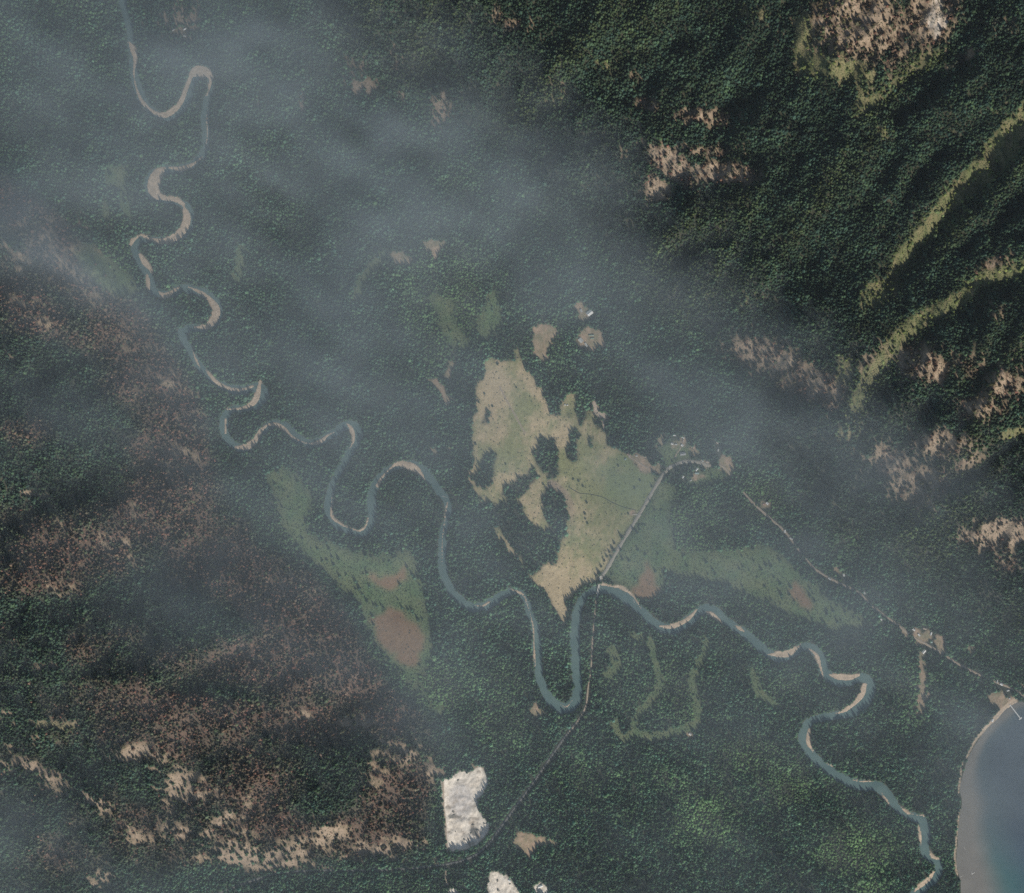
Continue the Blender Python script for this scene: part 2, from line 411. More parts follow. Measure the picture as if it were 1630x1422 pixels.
hNE = ramp(aNE, 0.50); hSW = ramp(aSW, 0.42)
hSW = 260 * (1 - np.exp(-hSW / 260)) * 1.15
HGT = hNE + hSW
mNE = smooth(0, 60, aNE); mSW = smooth(0, 26, aSW)
rug = fbm(95, 21, 5, gain=0.5)
ridge = 1 - np.abs(fbm(70, 31, 4, sx=1.0, sy=1.3)) * 2.2
GUL1 = [(1700, 120), (1640, 185), (1590, 240), (1545, 292), (1510, 322), (1470, 370), (1440, 405), (1412, 450), (1380, 480)]
GUL2 = [(1720, 380), (1632, 425), (1562, 446), (1522, 480), (1480, 502), (1442, 528), (1418, 552), (1402, 580), (1380, 605), (1362, 645)]
GUL3 = [(1600, -60), (1540, 20), (1490, 82), (1440, 118), (1402, 152), (1370, 180)]
ribN = rnoise(330, 62, -48, 61) + .45 * rnoise(150, 30, -60, 62) + .22 * rnoise(60, 16, -70, 63)
ribS = rnoise(260, 60, -18, 64) + .5 * rnoise(110, 32, -30, 65) + .25 * rnoise(50, 16, 60, 66)
nearg = np.ones((RH, RW), np.float32)
for g_ in (GUL1, GUL2, GUL3):
    nearg = np.minimum(nearg, smooth(12, 60, ldist(catmull(g_, 10), 70)))
HGT = HGT + mNE * (52 * rug + 22 * ridge + 50 * ribN * nearg * smooth(0, 200, aNE)) + mSW * (34 * rug + 20 * ridge + 25 * ribS * smooth(0, 120, aSW))
HGT = HGT + (mNE + mSW) * (7 * fbm(14, 41, 3, sx=0.8, sy=1.4))


def carve(line, depth, wl, wr, taper=0.15):
    """a gully: gentle on the left bank, steep on the right bank (looking down the line)"""
    d, s, t = ldist(catmull(line, 10), int(3 * max(wl, wr)), True)
    f = np.where(s < 0, np.exp(-(d / wl) ** 1.6), np.exp(-(d / wr) ** 1.6))
    return depth * f * smooth(0, taper, t) * smooth(1.0, 1 - taper, t)


GUL4 = [(1560, 90), (1500, 130), (1450, 170), (1410, 205)]
GUL5 = [(1720, 640), (1630, 690), (1570, 735), (1520, 770), (1480, 790)]
GUL6 = [(1700, 280), (1600, 345), (1540, 385), (1500, 420)]
def shift(l_, a_, b_): return [(p_[0] + a_, p_[1] + b_) for p_ in l_]


GULS = [(shift(GUL1, 13, 9), 66, 46, 24), (shift(GUL2, 11, 13), 62, 46, 22), (shift(GUL3, 10, 8), 56, 36, 20), (GUL4, 45, 20, 11), (GUL5, 50, 30, 14), (GUL6, 35, 20, 12),
        ([(1560, 120), (1560, 190), (1480, 260), (1420, 330)], 30, 22, 12),
        ([(1240, -40), (1260, 60), (1300, 200), (1330, 300), (1340, 380)], 28, 40, 24),
        ([(1000, -40), (990, 80), (950, 200), (900, 280)], 28, 30, 20),
        ([(700, -60), (690, 60), (650, 140)], 30, 30, 20),
        ([(1190, 100), (1150, 230), (1140, 330), (1100, 430)], 30, 34, 20),
        ([(1700, 520), (1600, 575), (1500, 640), (1440, 700), (1370, 760)], 32, 30, 14),
        # lower-left mountain: gullies dropping to the north-east and to the south
        ([(-40, 640), (60, 600), (150, 560), (230, 540)], 22, 30, 20),
        ([(-40, 860), (80, 800), (190, 730), (300, 700)], 24, 30, 20),
        ([(60, 1000), (200, 930), (330, 860), (430, 830)], 24, 34, 20),
        ([(120, 1140), (260, 1090), (420, 1020), (540, 970)], 24, 34, 18),
        ([(330, 1190), (450, 1160), (560, 1110), (650, 1090)], 20, 26, 16),
        ([(215, 1180), (225, 1260), (240, 1340), (250, 1420)], 26, 24, 16),
        ([(90, 1160), (100, 1260), (90, 1380)], 24, 24, 16),
        ([(420, 1230), (430, 1300), (440, 1390)], 26, 22, 14),
        ([(560, 1220), (570, 1290), (580, 1380)], 20, 22, 14)]
for g_, dep, wl, wr in GULS:
    HGT = HGT - carve(g_, dep, wl, wr) * np.clip(mNE + mSW, 0, 1)
# rocky step along the south face of the lower-left mountain
d_c, s_c, t_c = ldist(catmull([(20, 1215), (100, 1262), (180, 1300), (260, 1330), (340, 1345), (420, 1352), (520, 1345), (620, 1352), (690, 1350)], 10), 60, True)
HGT = HGT - 14 * smooth(0, 40, d_c) * (s_c < 0) * 0
valley = 1 - np.clip(mNE + mSW, 0, 1)
HGT = HGT + valley * 1.2 * fbm(60, 51, 3)
hv = HGT.copy()

# ------------------------------------------------------------------ roads
ROADS = {
    'valley': ([(1130, 742), (1112, 736), (1090, 735), (1070, 742), (1060, 750), (1046, 770), (1020, 815), (985, 872), (968, 903), (956, 921)], 2.6),
    'south': ([(949, 952), (947, 975), (943, 1020), (941, 1060), (936, 1095), (932, 1125), (918, 1150), (903, 1168), (870, 1215), (846, 1250), (820, 1285), (795, 1320), (778, 1343), (755, 1362), (715, 1375), (640, 1383), (560, 1386), (490, 1386), (420, 1396), (300, 1440)], 1.7),
    'north': ([(1128, 741), (1145, 740), (1160, 752), (1172, 770), (1195, 797), (1222, 822), (1248, 845), (1262, 862), (1280, 887), (1300, 908), (1335, 928), (1365, 942), (1385, 962), (1408, 980), (1430, 996), (1450, 1012), (1475, 1026), (1500, 1040), (1520, 1054), (1550, 1070), (1580, 1084), (1610, 1096), (1650, 1120), (1700, 1140)], 1.9),
}
road_open = np.zeros((RH, RW), np.float32)
d_road = {}
for k, (pl, w) in ROADS.items():
    d_road[k] = ldist(catmull(pl, 6), 14)
ALLR = np.minimum(np.minimum(d_road['valley'], d_road['south']), d_road['north'])

TRACKS = [   # narrow farm and quarry tracks: list, half width
    ([(1060, 747), (1045, 736), (1035, 729), (1022, 727)], 1.0),
    ([(1030, 745), (1015, 735), (1003, 728), (1001, 722)], 1.1),
    ([(1074, 728), (1080, 718), (1085, 710), (1088, 700)], 0.8),
    ([(795, 615), (808, 640), (822, 665), (836, 690)], 0.9),
    ([(705, 1242), (706, 1280), (709, 1310), (711, 1345), (712, 1358)], 1.0),
    ([(711, 1380), (709, 1395), (711, 1408), (716, 1414)], 0.9),
    ([(745, 1335), (749, 1348), (753, 1358)], 0.8),
]
d_trk = np.full((RH, RW), 99, np.float32)
for pl, w in TRACKS:
    d_trk = np.minimum(d_trk, ldist(catmull(pl, 5), 10) / w)

# ------------------------------------------------------------------ zone weights
warp_x = (2.6 * noise(9, 101) + 1.6 * noise(4, 102)); warp_y = (2.6 * noise(9, 103) + 1.6 * noise(4, 104))


def warped(mask, k=1.0, b=1):
    iy = np.clip((YY + MG + k * warp_y).astype(int), 0, RH - 1); ix = np.clip((XX + MG + k * warp_x).astype(int), 0, RW - 1)
    a = mask.astype(np.float32)[iy, ix]
    return blur(a, b) if b else a


w_dry = warped(DRY & ~m_grove, 1.5, 2)
w_clear = warped(m_clear, 1.7)
w_quarry = warped(m_quarry, 0.6)
w_chute = warped(poly([(1472, 34), (1482, 14), (1488, -30), (1500, -35), (1500, 24), (1512, 34), (1500, 46), (1489, 66), (1483, 48)]), 1.2)
w_marsh = warped(m_marsh, 1.5, 3)
w_green = warped(m_green, 3.4, 6)
w_ox = smooth(1.9, 0.7, d_ox + 0.35 * noise(7, 111) + .2 * noise(3, 112))
w_green = np.maximum(w_green, w_ox)

# light openings on the mountains: streaks of bare rock and dry grass
streakN = fbm(13, 201, 4, sx=0.42, sy=1.9, gain=0.8)
streakS = .6 * fbm(16, 211, 4, sx=.8, sy=1.2, gain=0.8) + .6 * rnoise(22, 6, 20, 212)
ROCK_N = ells([(285, 30, 46, 30, 0, .95), (1370, 40, 90, 62, 0, 1.1), (1480, 25, 60, 50, -30, 1.0), (1540, 90, 40, 14, -30, .7), (1430, 85, 60, 20, -50, .8), (1560, 20, 70, 30, 0, .45), (1600, 40, 30, 25, 0, .6),
               (1070, 262, 46, 20, 35, 1.35), (1150, 275, 50, 16, 5, 1.4), (1045, 300, 24, 30, 0, 1.0), (1120, 240, 60, 14, 0, .8), (1120, 185, 60, 16, 5, 1.0), (1030, 165, 22, 14, 20, .95), (1010, 125, 14, 14, 0, .6),
               (575, 140, 28, 16, 0, 1.15), (560, 110, 30, 30, 60, .6), (700, 175, 14, 30, 10, 1.2), (628, 95, 12, 30, 0, .8), (640, 150, 14, 12, 0, .7), (480, 165, 8, 22, 0, .8), (410, 150, 10, 18, 0, .7),
               (820, 40, 30, 14, 0, .7), (790, 20, 12, 24, 0, .6), (990, 245, 14, 20, 0, .6), (890, 130, 20, 20, 0, .5),
               (1210, 560, 55, 30, 10, 1.0), (1250, 575, 30, 26, 0, .95), (1290, 610, 50, 30, 20, 1.05), (1320, 625, 30, 30, 0, 1.0), (1250, 610, 40, 20, 0, .7), (1460, 575, 36, 36, 30, 1.0), (1490, 590, 30, 26, 0, .95), (1530, 580, 60, 30, 0, .7), (1600, 610, 40, 40, 0, .9), (1560, 650, 50, 25, 0, .85), (1400, 560, 50, 18, -40, .7),
               (1500, 705, 60, 26, 0, .95), (1420, 735, 50, 30, 20, .95), (1460, 770, 60, 36, 0, .9), (1540, 735, 30, 14, -30, .8), (1580, 420, 40, 12, -20, .8), (1590, 490, 14, 20, 0, .7), (1520, 345, 20, 8, -30, .4),
               (1595, 850, 50, 22, -8, 1.5), (1560, 855, 40, 18, 0, 1.1), (1600, 890, 30, 30, 0, .75), (1600, 160, 20, 14, 0, .4), (700, 270, 10, 14, 0, .5), (990, 350, 10, 12, 0, .6), (1270, 110, 14, 20, 0, .5)], 1.22)
rockN = smooth(0.24, 0.78, ROCK_N * 0.80 + 0.95 * streakN) * smooth(0.10, 0.35, ROCK_N)
ROCK_S = ells([(60, 1225, 60, 14, 30, .95), (15, 1215, 40, 24, 0, .7), (225, 1200, 36, 14, -5, 1.3), (250, 1215, 30, 16, 40, .8), (290, 1255, 34, 34, 20, 1.05), (300, 1270, 40, 10, -10, 1.1), (150, 1275, 40, 12, 30, 1.1), (205, 1310, 30, 12, 35, .85), (215, 1330, 30, 12, 20, .8),
               (290, 1325, 60, 14, 15, .9), (350, 1310, 40, 14, -40, 1.0), (380, 1360, 50, 22, 0, 1.05), (440, 1362, 60, 14, -8, 1.2), (430, 1374, 90, 14, 0, 1.0), (375, 1335, 26, 30, 0, .9), (390, 1290, 14, 30, 20, .8), (60, 1180, 20, 30, 0, .5), (530, 1325, 40, 14, 20, 1.1), (580, 1350, 60, 12, 5, 1.1), (640, 1345, 40, 12, 0, .9), (500, 1340, 60, 12, 0, .9), (560, 1370, 140, 9, 0, .6),
               (500, 1140, 44, 8, 12, 1.0), (560, 1148, 44, 10, 5, 1.05), (650, 1205, 30, 20, 35, .95), (690, 1230, 26, 16, 50, .9), (615, 1190, 10, 18, -30, .8), (600, 1225, 30, 40, 0, .5), (160, 1395, 22, 10, 0, .8), (150, 1410, 14, 8, 0, .9), (190, 1395, 60, 8, 0, .5), (85, 1150, 40, 12, 0, .6), (120, 1155, 20, 8, 0, .6), (10, 1140, 20, 14, 0, .8),
               (30, 780, 50, 14, 20, .8), (85, 820, 30, 10, 40, .9), (170, 870, 30, 12, 30, .8), (200, 865, 12, 20, -30, .8), (240, 895, 30, 10, 0, .6), (100, 940, 30, 16, 10, .65), (265, 600, 40, 18, 40, .8), (290, 720, 26, 20, 30, .8), (215, 810, 8, 22, 0, .7), (120, 430, 60, 34, 45, .85), (90, 380, 60, 20, 20, .8), (40, 420, 60, 20, 20, .7), (55, 500, 50, 18, 40, .75), (300, 640, 40, 60, 0, .5), (495, 945, 12, 8, 0, .7), (545, 975, 8, 12, 0, .7), (100, 350, 90, 26, 10, .5), (230, 560, 50, 50, 0, .45), (5, 560, 20, 30, 0, .4), (20, 1020, 60, 10, 10, .5), (80, 1060, 50, 10, 0, .4)], 1.22)
rockS = smooth(0.22, 0.78, ROCK_S * 0.80 + 0.80 * streakS) * smooth(0.10, 0.35, ROCK_S)
w_rock = np.clip(rockN + rockS, 0, 1)
# yellow-green grass in the gullies
d1 = ldist(catmull(GUL1, 8), 40); d2 = ldist(catmull(GUL2, 8), 40); d3 = ldist(catmull(GUL3, 8), 40)
wy = np.maximum(smooth(15, 7, d1 + 5 + 4 * noise(14, 301)) * smooth(1655, 1600, XX + 0 * YY) * 1.0, 0)
w1 = smooth(1.0, 0.45, (d1 + 3 * noise(14, 301) + 1.5 * noise(5, 304)) / (14 + 17 * smooth(380, 240, YY)))
w2 = smooth(1.0, 0.5, (d2 + 3 * noise(12, 302) + 1.5 * noise(5, 305)) / 15)
w3 = smooth(1.0, 0.5, (d3 + 5 * noise(12, 303)) / 11) * smooth(60, 90, YY)
ygr = np.clip(w1 * smooth(1390, 1430, XX) + w2 + .55 * w3, 0, 1)
YG = ells([(1277, 70, 15, 60, 0, 1.1), (1300, 105, 30, 22, 20, .9), (1345, 112, 70, 26, 15, .85), (1380, 160, 34, 26, 30, .75), (1405, 210, 20, 20, 0, .6), (1345, 590, 24, 36, 0, .8), (1350, 680, 40, 30, 0, .55), (1395, 470, 44, 30, -40, .8), (1120, 470, 50, 20, 20, .4), (1610, 690, 30, 12, -20, .8), (1480, 30, 0.1, .1, 0, 0), (960, 100, 30, 20, 0, .5), (850, 150, 50, 20, 0, .4), (1130, 30, 50, 14, 0, .4), (1200, 20, 40, 20, 0, .5), (90, 1155, 90, 14, 5, .6), (880, 160, 30, 30, 0, .5), (45, 790, 30, 16, 0, .5), (50, 875, 18, 10, 0, .7), (1300, 750, 30, 20, 0, .4), (1370, 840, 60, 30, 0, .3), (560, 60, 60, 30, 0, .3), (1180, 480, 40, 30, 0, .45), (1600, 180, 50, 26, 0, .35), (1530, 210, 30, 16, 0, .35)])
ygr = np.maximum(ygr, smooth(0.32, 0.70, YG + 0.5 * streakN))
w_yg = ygr * (mNE > .05) + smooth(0.45, 0.75, YG + 0.35 * streakS) * (mSW > .05) * 0.7
w_yg = np.clip(w_yg, 0, 1)
# rust-coloured dying forest on the lower-left mountain
RUST = ells([(250, 560, 120, 110, 30, 1.1), (300, 660, 90, 90, 0, 1.1), (150, 430, 110, 70, 30, .85), (240, 800, 120, 80, 0, .8), (120, 870, 140, 60, 0, .75), (360, 900, 140, 80, 20, .7), (480, 980, 110, 80, 30, .85), (430, 1060, 160, 60, 10, .8), (560, 1080, 110, 60, 20, .8), (300, 1130, 200, 40, 5, .75), (60, 500, 80, 40, 30, .85), (80, 330, 140, 60, 15, .7), (260, 1180, 160, 40, 0, .6), (420, 1250, 120, 80, 0, .6), (620, 1260, 80, 60, 0, .7), (440, 1310, 120, 40, 0, .7), (560, 1330, 160, 40, 0, .6), (60, 930, 90, 40, 0, .6), (50, 690, 60, 40, 20, .55), (260, 720, 60, 50, 0, .7), (600, 1140, 80, 40, 0, .6), (100, 1000, 160, 50, 10, .5), (480, 1150, 120, 40, 0, .7), (200, 1290, 160, 60, 20, .45), (100, 1360, 60, 40, 0, .4)])
DARKF = ells([(130, 760, 90, 50, 20, 1.0), (110, 600, 100, 50, 20, .8), (180, 660, 60, 40, 0, .6), (70, 980, 90, 40, 10, .8), (230, 960, 60, 40, 20, .7), (130, 1230, 50, 50, 0, .9), (220, 1240, 40, 30, 20, .8), (520, 1240, 60, 40, 0, .7), (40, 620, 60, 60, 0, .6), (350, 1100, 90, 12, 0, .4), (500, 1270, 60, 40, 0, .6), (310, 985, 60, 40, 20, .7)])
w_rust = np.clip(smooth(0.02, 0.66, RUST - 0.66 * DARKF + 0.40 * fbm(34, 401, 5, gain=.65)) * mSW, 0, 1)
w_rust = np.maximum(w_rust, 0.8 * smooth(0.5, 0.8, ROCK_N + 0.3 * fbm(20, 405, 3)) * mNE)
# pale broadleaf and shrub patches in the valley
LG = fbm(60, 501, 4) * 0.5 + 0.62 * ells([(1120, 1310, 60, 50, 0, 1), (1345, 1350, 60, 50, 0, 1), (1180, 1200, 90, 40, 0, .6), (1250, 1250, 60, 60, 0, .7), (1380, 1415, 40, 14, 0, 1), (1170, 960, 120, 30, 20, .5), (560, 900, 60, 40, 0, .8), (690, 1100, 50, 40, 20, .8), (700, 480, 70, 70, 0, .8), (800, 540, 60, 50, 0, .5), (640, 430, 60, 60, 0, .4), (460, 830, 50, 60, 0, .7), (190, 430, 60, 40, 30, .8), (1080, 1110, 120, 60, 0, .5), (1000, 1230, 120, 40, 0, .5), (780, 1090, 60, 40, 0, .3), (1470, 1120, 90, 60, 0, .3), (1130, 880, 120, 40, 0, .6), (760, 1180, 100, 60, 0, .3), (1250, 1120, 60, 50, 0, .5), (1400, 860, 120, 50, 0, .35), (1170, 800, 120, 50, 10, .75), (1060, 830, 50, 50, 0, .8), (835, 750, 60, 50, 0, .7), (870, 840, 50, 70, 0, .45)])
w_lg = smooth(0.05, 0.62, LG) * (1 - 0.55 * np.clip(mNE + mSW, 0, 1))

# ------------------------------------------------------------------ heights at the river, the lake, the quarry and roads
rd = d_riv_n - riv_w
in_riv = smooth(2.6, .2, rd)
w_lake = blur(m_lake.astype(np.float32), 2)
WATER_Z = -3.0
HGT = HGT * (1 - np.maximum(in_riv, smooth(.1, .6, w_lake))) + np.minimum(in_riv * -6.0, smooth(.15, .85, w_lake) * -6.0)
bm = bar_mask * smooth(9.0, 3.0, rd)
bm = np.where(m_lake, bar_mask * 0.6, bm)
HGT = np.where(bar_mask > 0.05, HGT * (1 - bar_mask) + bar_mask * (-2.1 + 0.5 * noise(6, 611)), HGT)
qn = fbm(9, 621, 3)
w_q1 = blur(poly(QUARRY[0]).astype(np.float32), 3)
HGT = HGT - w_q1 * 4 + w_quarry * (3.5 * qn + 1.8 * noise(3.4, 622))
HGT = HGT + w_q1 * 9 * smooth(1290, 1240, YY)
qb = blur(poly(QUARRY[0]).astype(np.float32), 8) + .10 * fbm(14, 623, 3)
qs = qb * 7
HGT = HGT - w_q1 * 1.3 * (np.floor(qs) + smooth(.55, 1.0, qs - np.floor(qs)))
qline = smooth(.35, .5, np.abs(qs - np.floor(qs) - .5)) * w_q1
rdm = smooth(5, 2, ALLR)
HB = blur(HGT, 5)
HGT = HGT * (1 - rdm * (1 - in_riv)) + HB * rdm * (1 - in_riv)

# ------------------------------------------------------------------ ground colours (real albedo)
def colr(*c): return np.array(c, np.float32)


fine = noise(3.2, 701)[..., None]; mid = fbm(18, 702, 3)[..., None]; big = fbm(70, 703, 3)[..., None]
G = np.ones((RH, RW, 3), np.float32) * colr(.040, .046, .030) * (1 + .25 * mid)


def lay(w, c1, c2=None, k=None):
    global G
    c = np.ones((RH, RW, 3), np.float32) * colr(*c1)
    if c2 is not None:
        kk = np.clip((k if k is not None else mid) * .5 + .5, 0, 1)
        c = c * (1 - kk) + colr(*c2) * kk
    w = np.clip(w, 0, 1)[..., None]
    G = G * (1 - w) + c * w


lay(mNE, (.040, .048, .030), (.06, .055, .038))
lay(w_rust, (.150, .095, .070), (.10, .078, .055))
streak_mix = np.clip(.5 + .9 * streakN, 0, 1)[..., None] * 2 - 1
lay(w_rock, (.30, .225, .15), (.165, .13, .085), streak_mix)
lay(smooth(.6, .95, w_rock) * smooth(.55, .9, ROCK_N + ROCK_S), (.37, .285, .205), (.24, .185, .13), fbm(6, 743, 3, sx=1.5)[..., None])
lay(w_chute * .9, (.62, .55, .46), (.36, .29, .22), np.clip(2.4 * fbm(6, 744, 3, sx=.5, sy=1.8), -1, 1)[..., None])
lay(w_yg * .9, (.115, .145, .058), (.225, .19, .105), streak_mix)
lay(w_green * (1 - .4 * w_ox), (.095, .160, .066), (.155, .185, .085), np.clip(1.8 * fbm(16, 741, 3), -1, 1)[..., None])
lay(w_ox * .9, (.085, .14, .062), (.155, .17, .085), np.clip(1.6 * fbm(12, 742, 3), -1, 1)[..., None])
dg = fbm(34, 710, 4)
dry_mix = np.clip(.5 + 1.1 * dg + .35 * noise(5, 711, sx=.7, sy=1.3) - .7 * ell(830, 650, 18, 34) + .8 * ell(866, 636, 16, 34, -30) + .6 * ell(890, 690, 14, 22) - .7 * ell(960, 800, 60, 70) - .8 * ell(800, 720, 40, 26) + 1.1 * ell(895, 955, 40, 30) + .9 * ell(790, 610, 26, 60) + .5 * ell(800, 765, 30, 26), 0, 1)[..., None] * 2 - 1
lay(w_dry, (.25, .255, .115), (.50, .395, .235), dry_mix)
lay(w_dry * smooth(.25, .8, ell(1010, 770, 60, 50) + .4 * noise(20, 712) - .0), (.19, .23, .095))
lay(w_dry * smooth(.3, .9, ell(868, 800, 60, 70) * smooth(14, 4, np.abs(np.hypot(XX - 862, (YY - 835) * .8) - 52)) * (XX > 870)), (.30, .23, .17))
lay(w_marsh, (.21, .125, .07), (.25, .165, .095))
lay(w_clear, (.42, .30, .205), (.24, .21, .125), np.clip(2.2 * fbm(9, 740, 3, sx=.7, sy=1.3), -1, 1)[..., None])
lay(smooth(.3, .8, blur(poly([(943, 636), (949, 640), (953, 652), (960, 655), (966, 650), (964, 668), (964, 688), (960, 682), (958, 668), (945, 657)]).astype(np.float32), 1)), (.55, .45, .35))
lay(w_quarry, (.86, .79, .68), (.68, .60, .49), fbm(12, 720, 4)[..., None])
lay(w_q1 * smooth(.3, .9, ell(733, 1275, 22, 34) * 1.2), (.50, .46, .42), (.62, .58, .53), fbm(10, 721, 3, sx=2.2, sy=.8)[..., None])
lay(w_quarry * smooth(.55, .75, fbm(7, 722, 2) * .5 + .9 * np.maximum(ell(755, 1322, 12, 12), ell(725, 1300, 14, 5))), (.20, .19, .165))
lay(qline * .5, (.42, .36, .29))
lay(w_quarry * smooth(.35, .6, fbm(8, 724, 3, sx=1.6)), (.40, .34, .27))
lay(in_riv * (1 - bm), (.10, .10, .075))
lay(smooth(2.5, .6, np.abs(rd)) * .35, (.14, .15, .09))
lay(bar_mask, (.60, .47, .34), (.46, .36, .26), fbm(8, 730, 3)[..., None])
lay(smooth(1.3, .6, d_trk), (.42, .34, .25))
G *= (1 + .16 * fine * 1.0)
G = np.clip(G, .005, .9)

# ------------------------------------------------------------------ placing helpers
def hz(px, py):
    ix = np.clip(np.asarray(px, float) + MG, 0, RW - 2); iy = np.clip(np.asarray(py, float) + MG, 0, RH - 2)
    x0 = ix.astype(int); y0 = iy.astype(int); fx = ix - x0; fy = iy - y0
    return (HGT[y0, x0] * (1 - fx) + HGT[y0, x0 + 1] * fx) * (1 - fy) + (HGT[y0 + 1, x0] * (1 - fx) + HGT[y0 + 1, x0 + 1] * fx) * fy


def P(px, py, z=None):
    """the point of the land seen at this place of the photograph"""
    if z is None: z = hz(px, py)
    k = 1 - z / CAM_Z
    return (np.asarray(px, float) - W0 / 2) * M * k, (H0 / 2 - np.asarray(py, float)) * M * k, z


def samp(a, px, py):
    ix = np.clip((np.asarray(px) + MG).astype(int), 0, RW - 1); iy = np.clip((np.asarray(py) + MG).astype(int), 0, RH - 1)
    return a[iy, ix]


# ------------------------------------------------------------------ materials
def mat(name, rough=.9, spec=.2):
    m = bpy.data.materials.new(name)
    m.use_nodes = True
    nt = m.node_tree
    b = nt.nodes['Principled BSDF']
    b.inputs['Roughness'].default_value = rough
    b.inputs['Specular IOR Level'].default_value = spec
    return m, nt, b


def noisy(name, c1, c2, scale, rough=.9, spec=.2, bump=0):
    m, nt, b = mat(name, rough, spec)
    geo = nt.nodes.new('ShaderNodeNewGeometry')
    n = nt.nodes.new('ShaderNodeTexNoise'); n.inputs['Scale'].default_value = scale; n.inputs['Detail'].default_value = 5
    nt.links.new(geo.outputs['Position'], n.inputs['Vector'])
    r = nt.nodes.new('ShaderNodeValToRGB')
    r.color_ramp.elements[0].position = .33; r.color_ramp.elements[1].position = .67
    r.color_ramp.elements[0].color = (*c1, 1); r.color_ramp.elements[1].color = (*c2, 1)
    nt.links.new(n.outputs['Fac'], r.inputs[0]); nt.links.new(r.outputs[0], b.inputs['Base Color'])
    if bump:
        bp = nt.nodes.new('ShaderNodeBump'); bp.inputs['Distance'].default_value = bump; bp.inputs['Strength'].default_value = .6
        nt.links.new(n.outputs['Fac'], bp.inputs['Height']); nt.links.new(bp.outputs[0], b.inputs['Normal'])
    return m


def ground_mat():
    m, nt, b = mat('ground_cover', .95, .1)
    at = nt.nodes.new('ShaderNodeAttribute'); at.attribute_name = 'albedo'
    geo = nt.nodes.new('ShaderNodeNewGeometry')
    n1 = nt.nodes.new('ShaderNodeTexNoise'); n1.inputs['Scale'].default_value = .22; n1.inputs['Detail'].default_value = 6; n1.inputs['Roughness'].default_value = .7
    nt.links.new(geo.outputs['Position'], n1.inputs['Vector'])
    mr = nt.nodes.new('ShaderNodeMapRange'); mr.inputs['From Min'].default_value = .25; mr.inputs['From Max'].default_value = .75
    mr.inputs['To Min'].default_value = .62; mr.inputs['To Max'].default_value = 1.34
    nt.links.new(n1.outputs['Fac'], mr.inputs['Value'])
    mx = nt.nodes.new('ShaderNodeMix'); mx.data_type = 'RGBA'; mx.blend_type = 'MULTIPLY'; mx.inputs['Factor'].default_value = 1
    nt.links.new(at.outputs['Color'], mx.inputs['A']); nt.links.new(mr.outputs[0], mx.inputs['B'])
    nt.links.new(mx.outputs['Result'], b.inputs['Base Color'])
    bp = nt.nodes.new('ShaderNodeBump'); bp.inputs['Distance'].default_value = 1.2; bp.inputs['Strength'].default_value = .7
    nt.links.new(n1.outputs['Fac'], bp.inputs['Height']); nt.links.new(bp.outputs[0], b.inputs['Normal'])
    return m


def leaf_mat(name):
    m, nt, b = mat(name, .75, .15)
    at = nt.nodes.new('ShaderNodeAttribute'); at.attribute_type = 'INSTANCER'; at.attribute_name = 'tint'
    tc = nt.nodes.new('ShaderNodeTexCoord')
    n1 = nt.nodes.new('ShaderNodeTexNoise'); n1.inputs['Scale'].default_value = 5.5; n1.inputs['Detail'].default_value = 2
    nt.links.new(tc.outputs['Object'], n1.inputs['Vector'])
    mr = nt.nodes.new('ShaderNodeMapRange'); mr.inputs['From Min'].default_value = .3; mr.inputs['From Max'].default_value = .7
    mr.inputs['To Min'].default_value = .65; mr.inputs['To Max'].default_value = 1.35
    nt.links.new(n1.outputs['Fac'], mr.inputs['Value'])
    mx = nt.nodes.new('ShaderNodeMix'); mx.data_type = 'RGBA'; mx.blend_type = 'MULTIPLY'; mx.inputs['Factor'].default_value = 1
    nt.links.new(at.outputs['Color'], mx.inputs['A']); nt.links.new(mr.outputs[0], mx.inputs['B'])
    nt.links.new(mx.outputs['Result'], b.inputs['Base Color'])
    return m


MAT_G = ground_mat()
MAT_LEAF = leaf_mat('foliage')
MAT_BARK = noisy('bark', (.06, .045, .035), (.10, .08, .06), 1.5)


# ------------------------------------------------------------------ mesh helpers
def link(name, me, m=None, parent=None, **props):
    o = bpy.data.objects.new(name, me)
    COL.objects.link(o)
    if m is not None and me is not None and not me.materials: me.materials.append(m)
    if parent is not None: o.parent = parent
    for k, v in props.items(): o[k] = v
    return o


def mesh_np(name, V, F, smooth_=True):
    me = bpy.data.meshes.new(name)
    V = np.asarray(V, np.float32); F = np.asarray(F, np.int32)
    me.vertices.add(len(V)); me.vertices.foreach_set('co', V.ravel())
    k = F.shape[1]
    me.loops.add(F.size); me.loops.foreach_set('vertex_index', F.ravel())
    me.polygons.add(len(F)); me.polygons.foreach_set('loop_start', np.arange(0, F.size, k, dtype=np.int32))
    me.polygons.foreach_set('use_smooth', np.full(len(F), smooth_))
    me.update(calc_edges=True)
    return me


def mesh_py(name, V, F):
    me = bpy.data.meshes.new(name); me.from_pydata(V, [], F); me.update(); return me


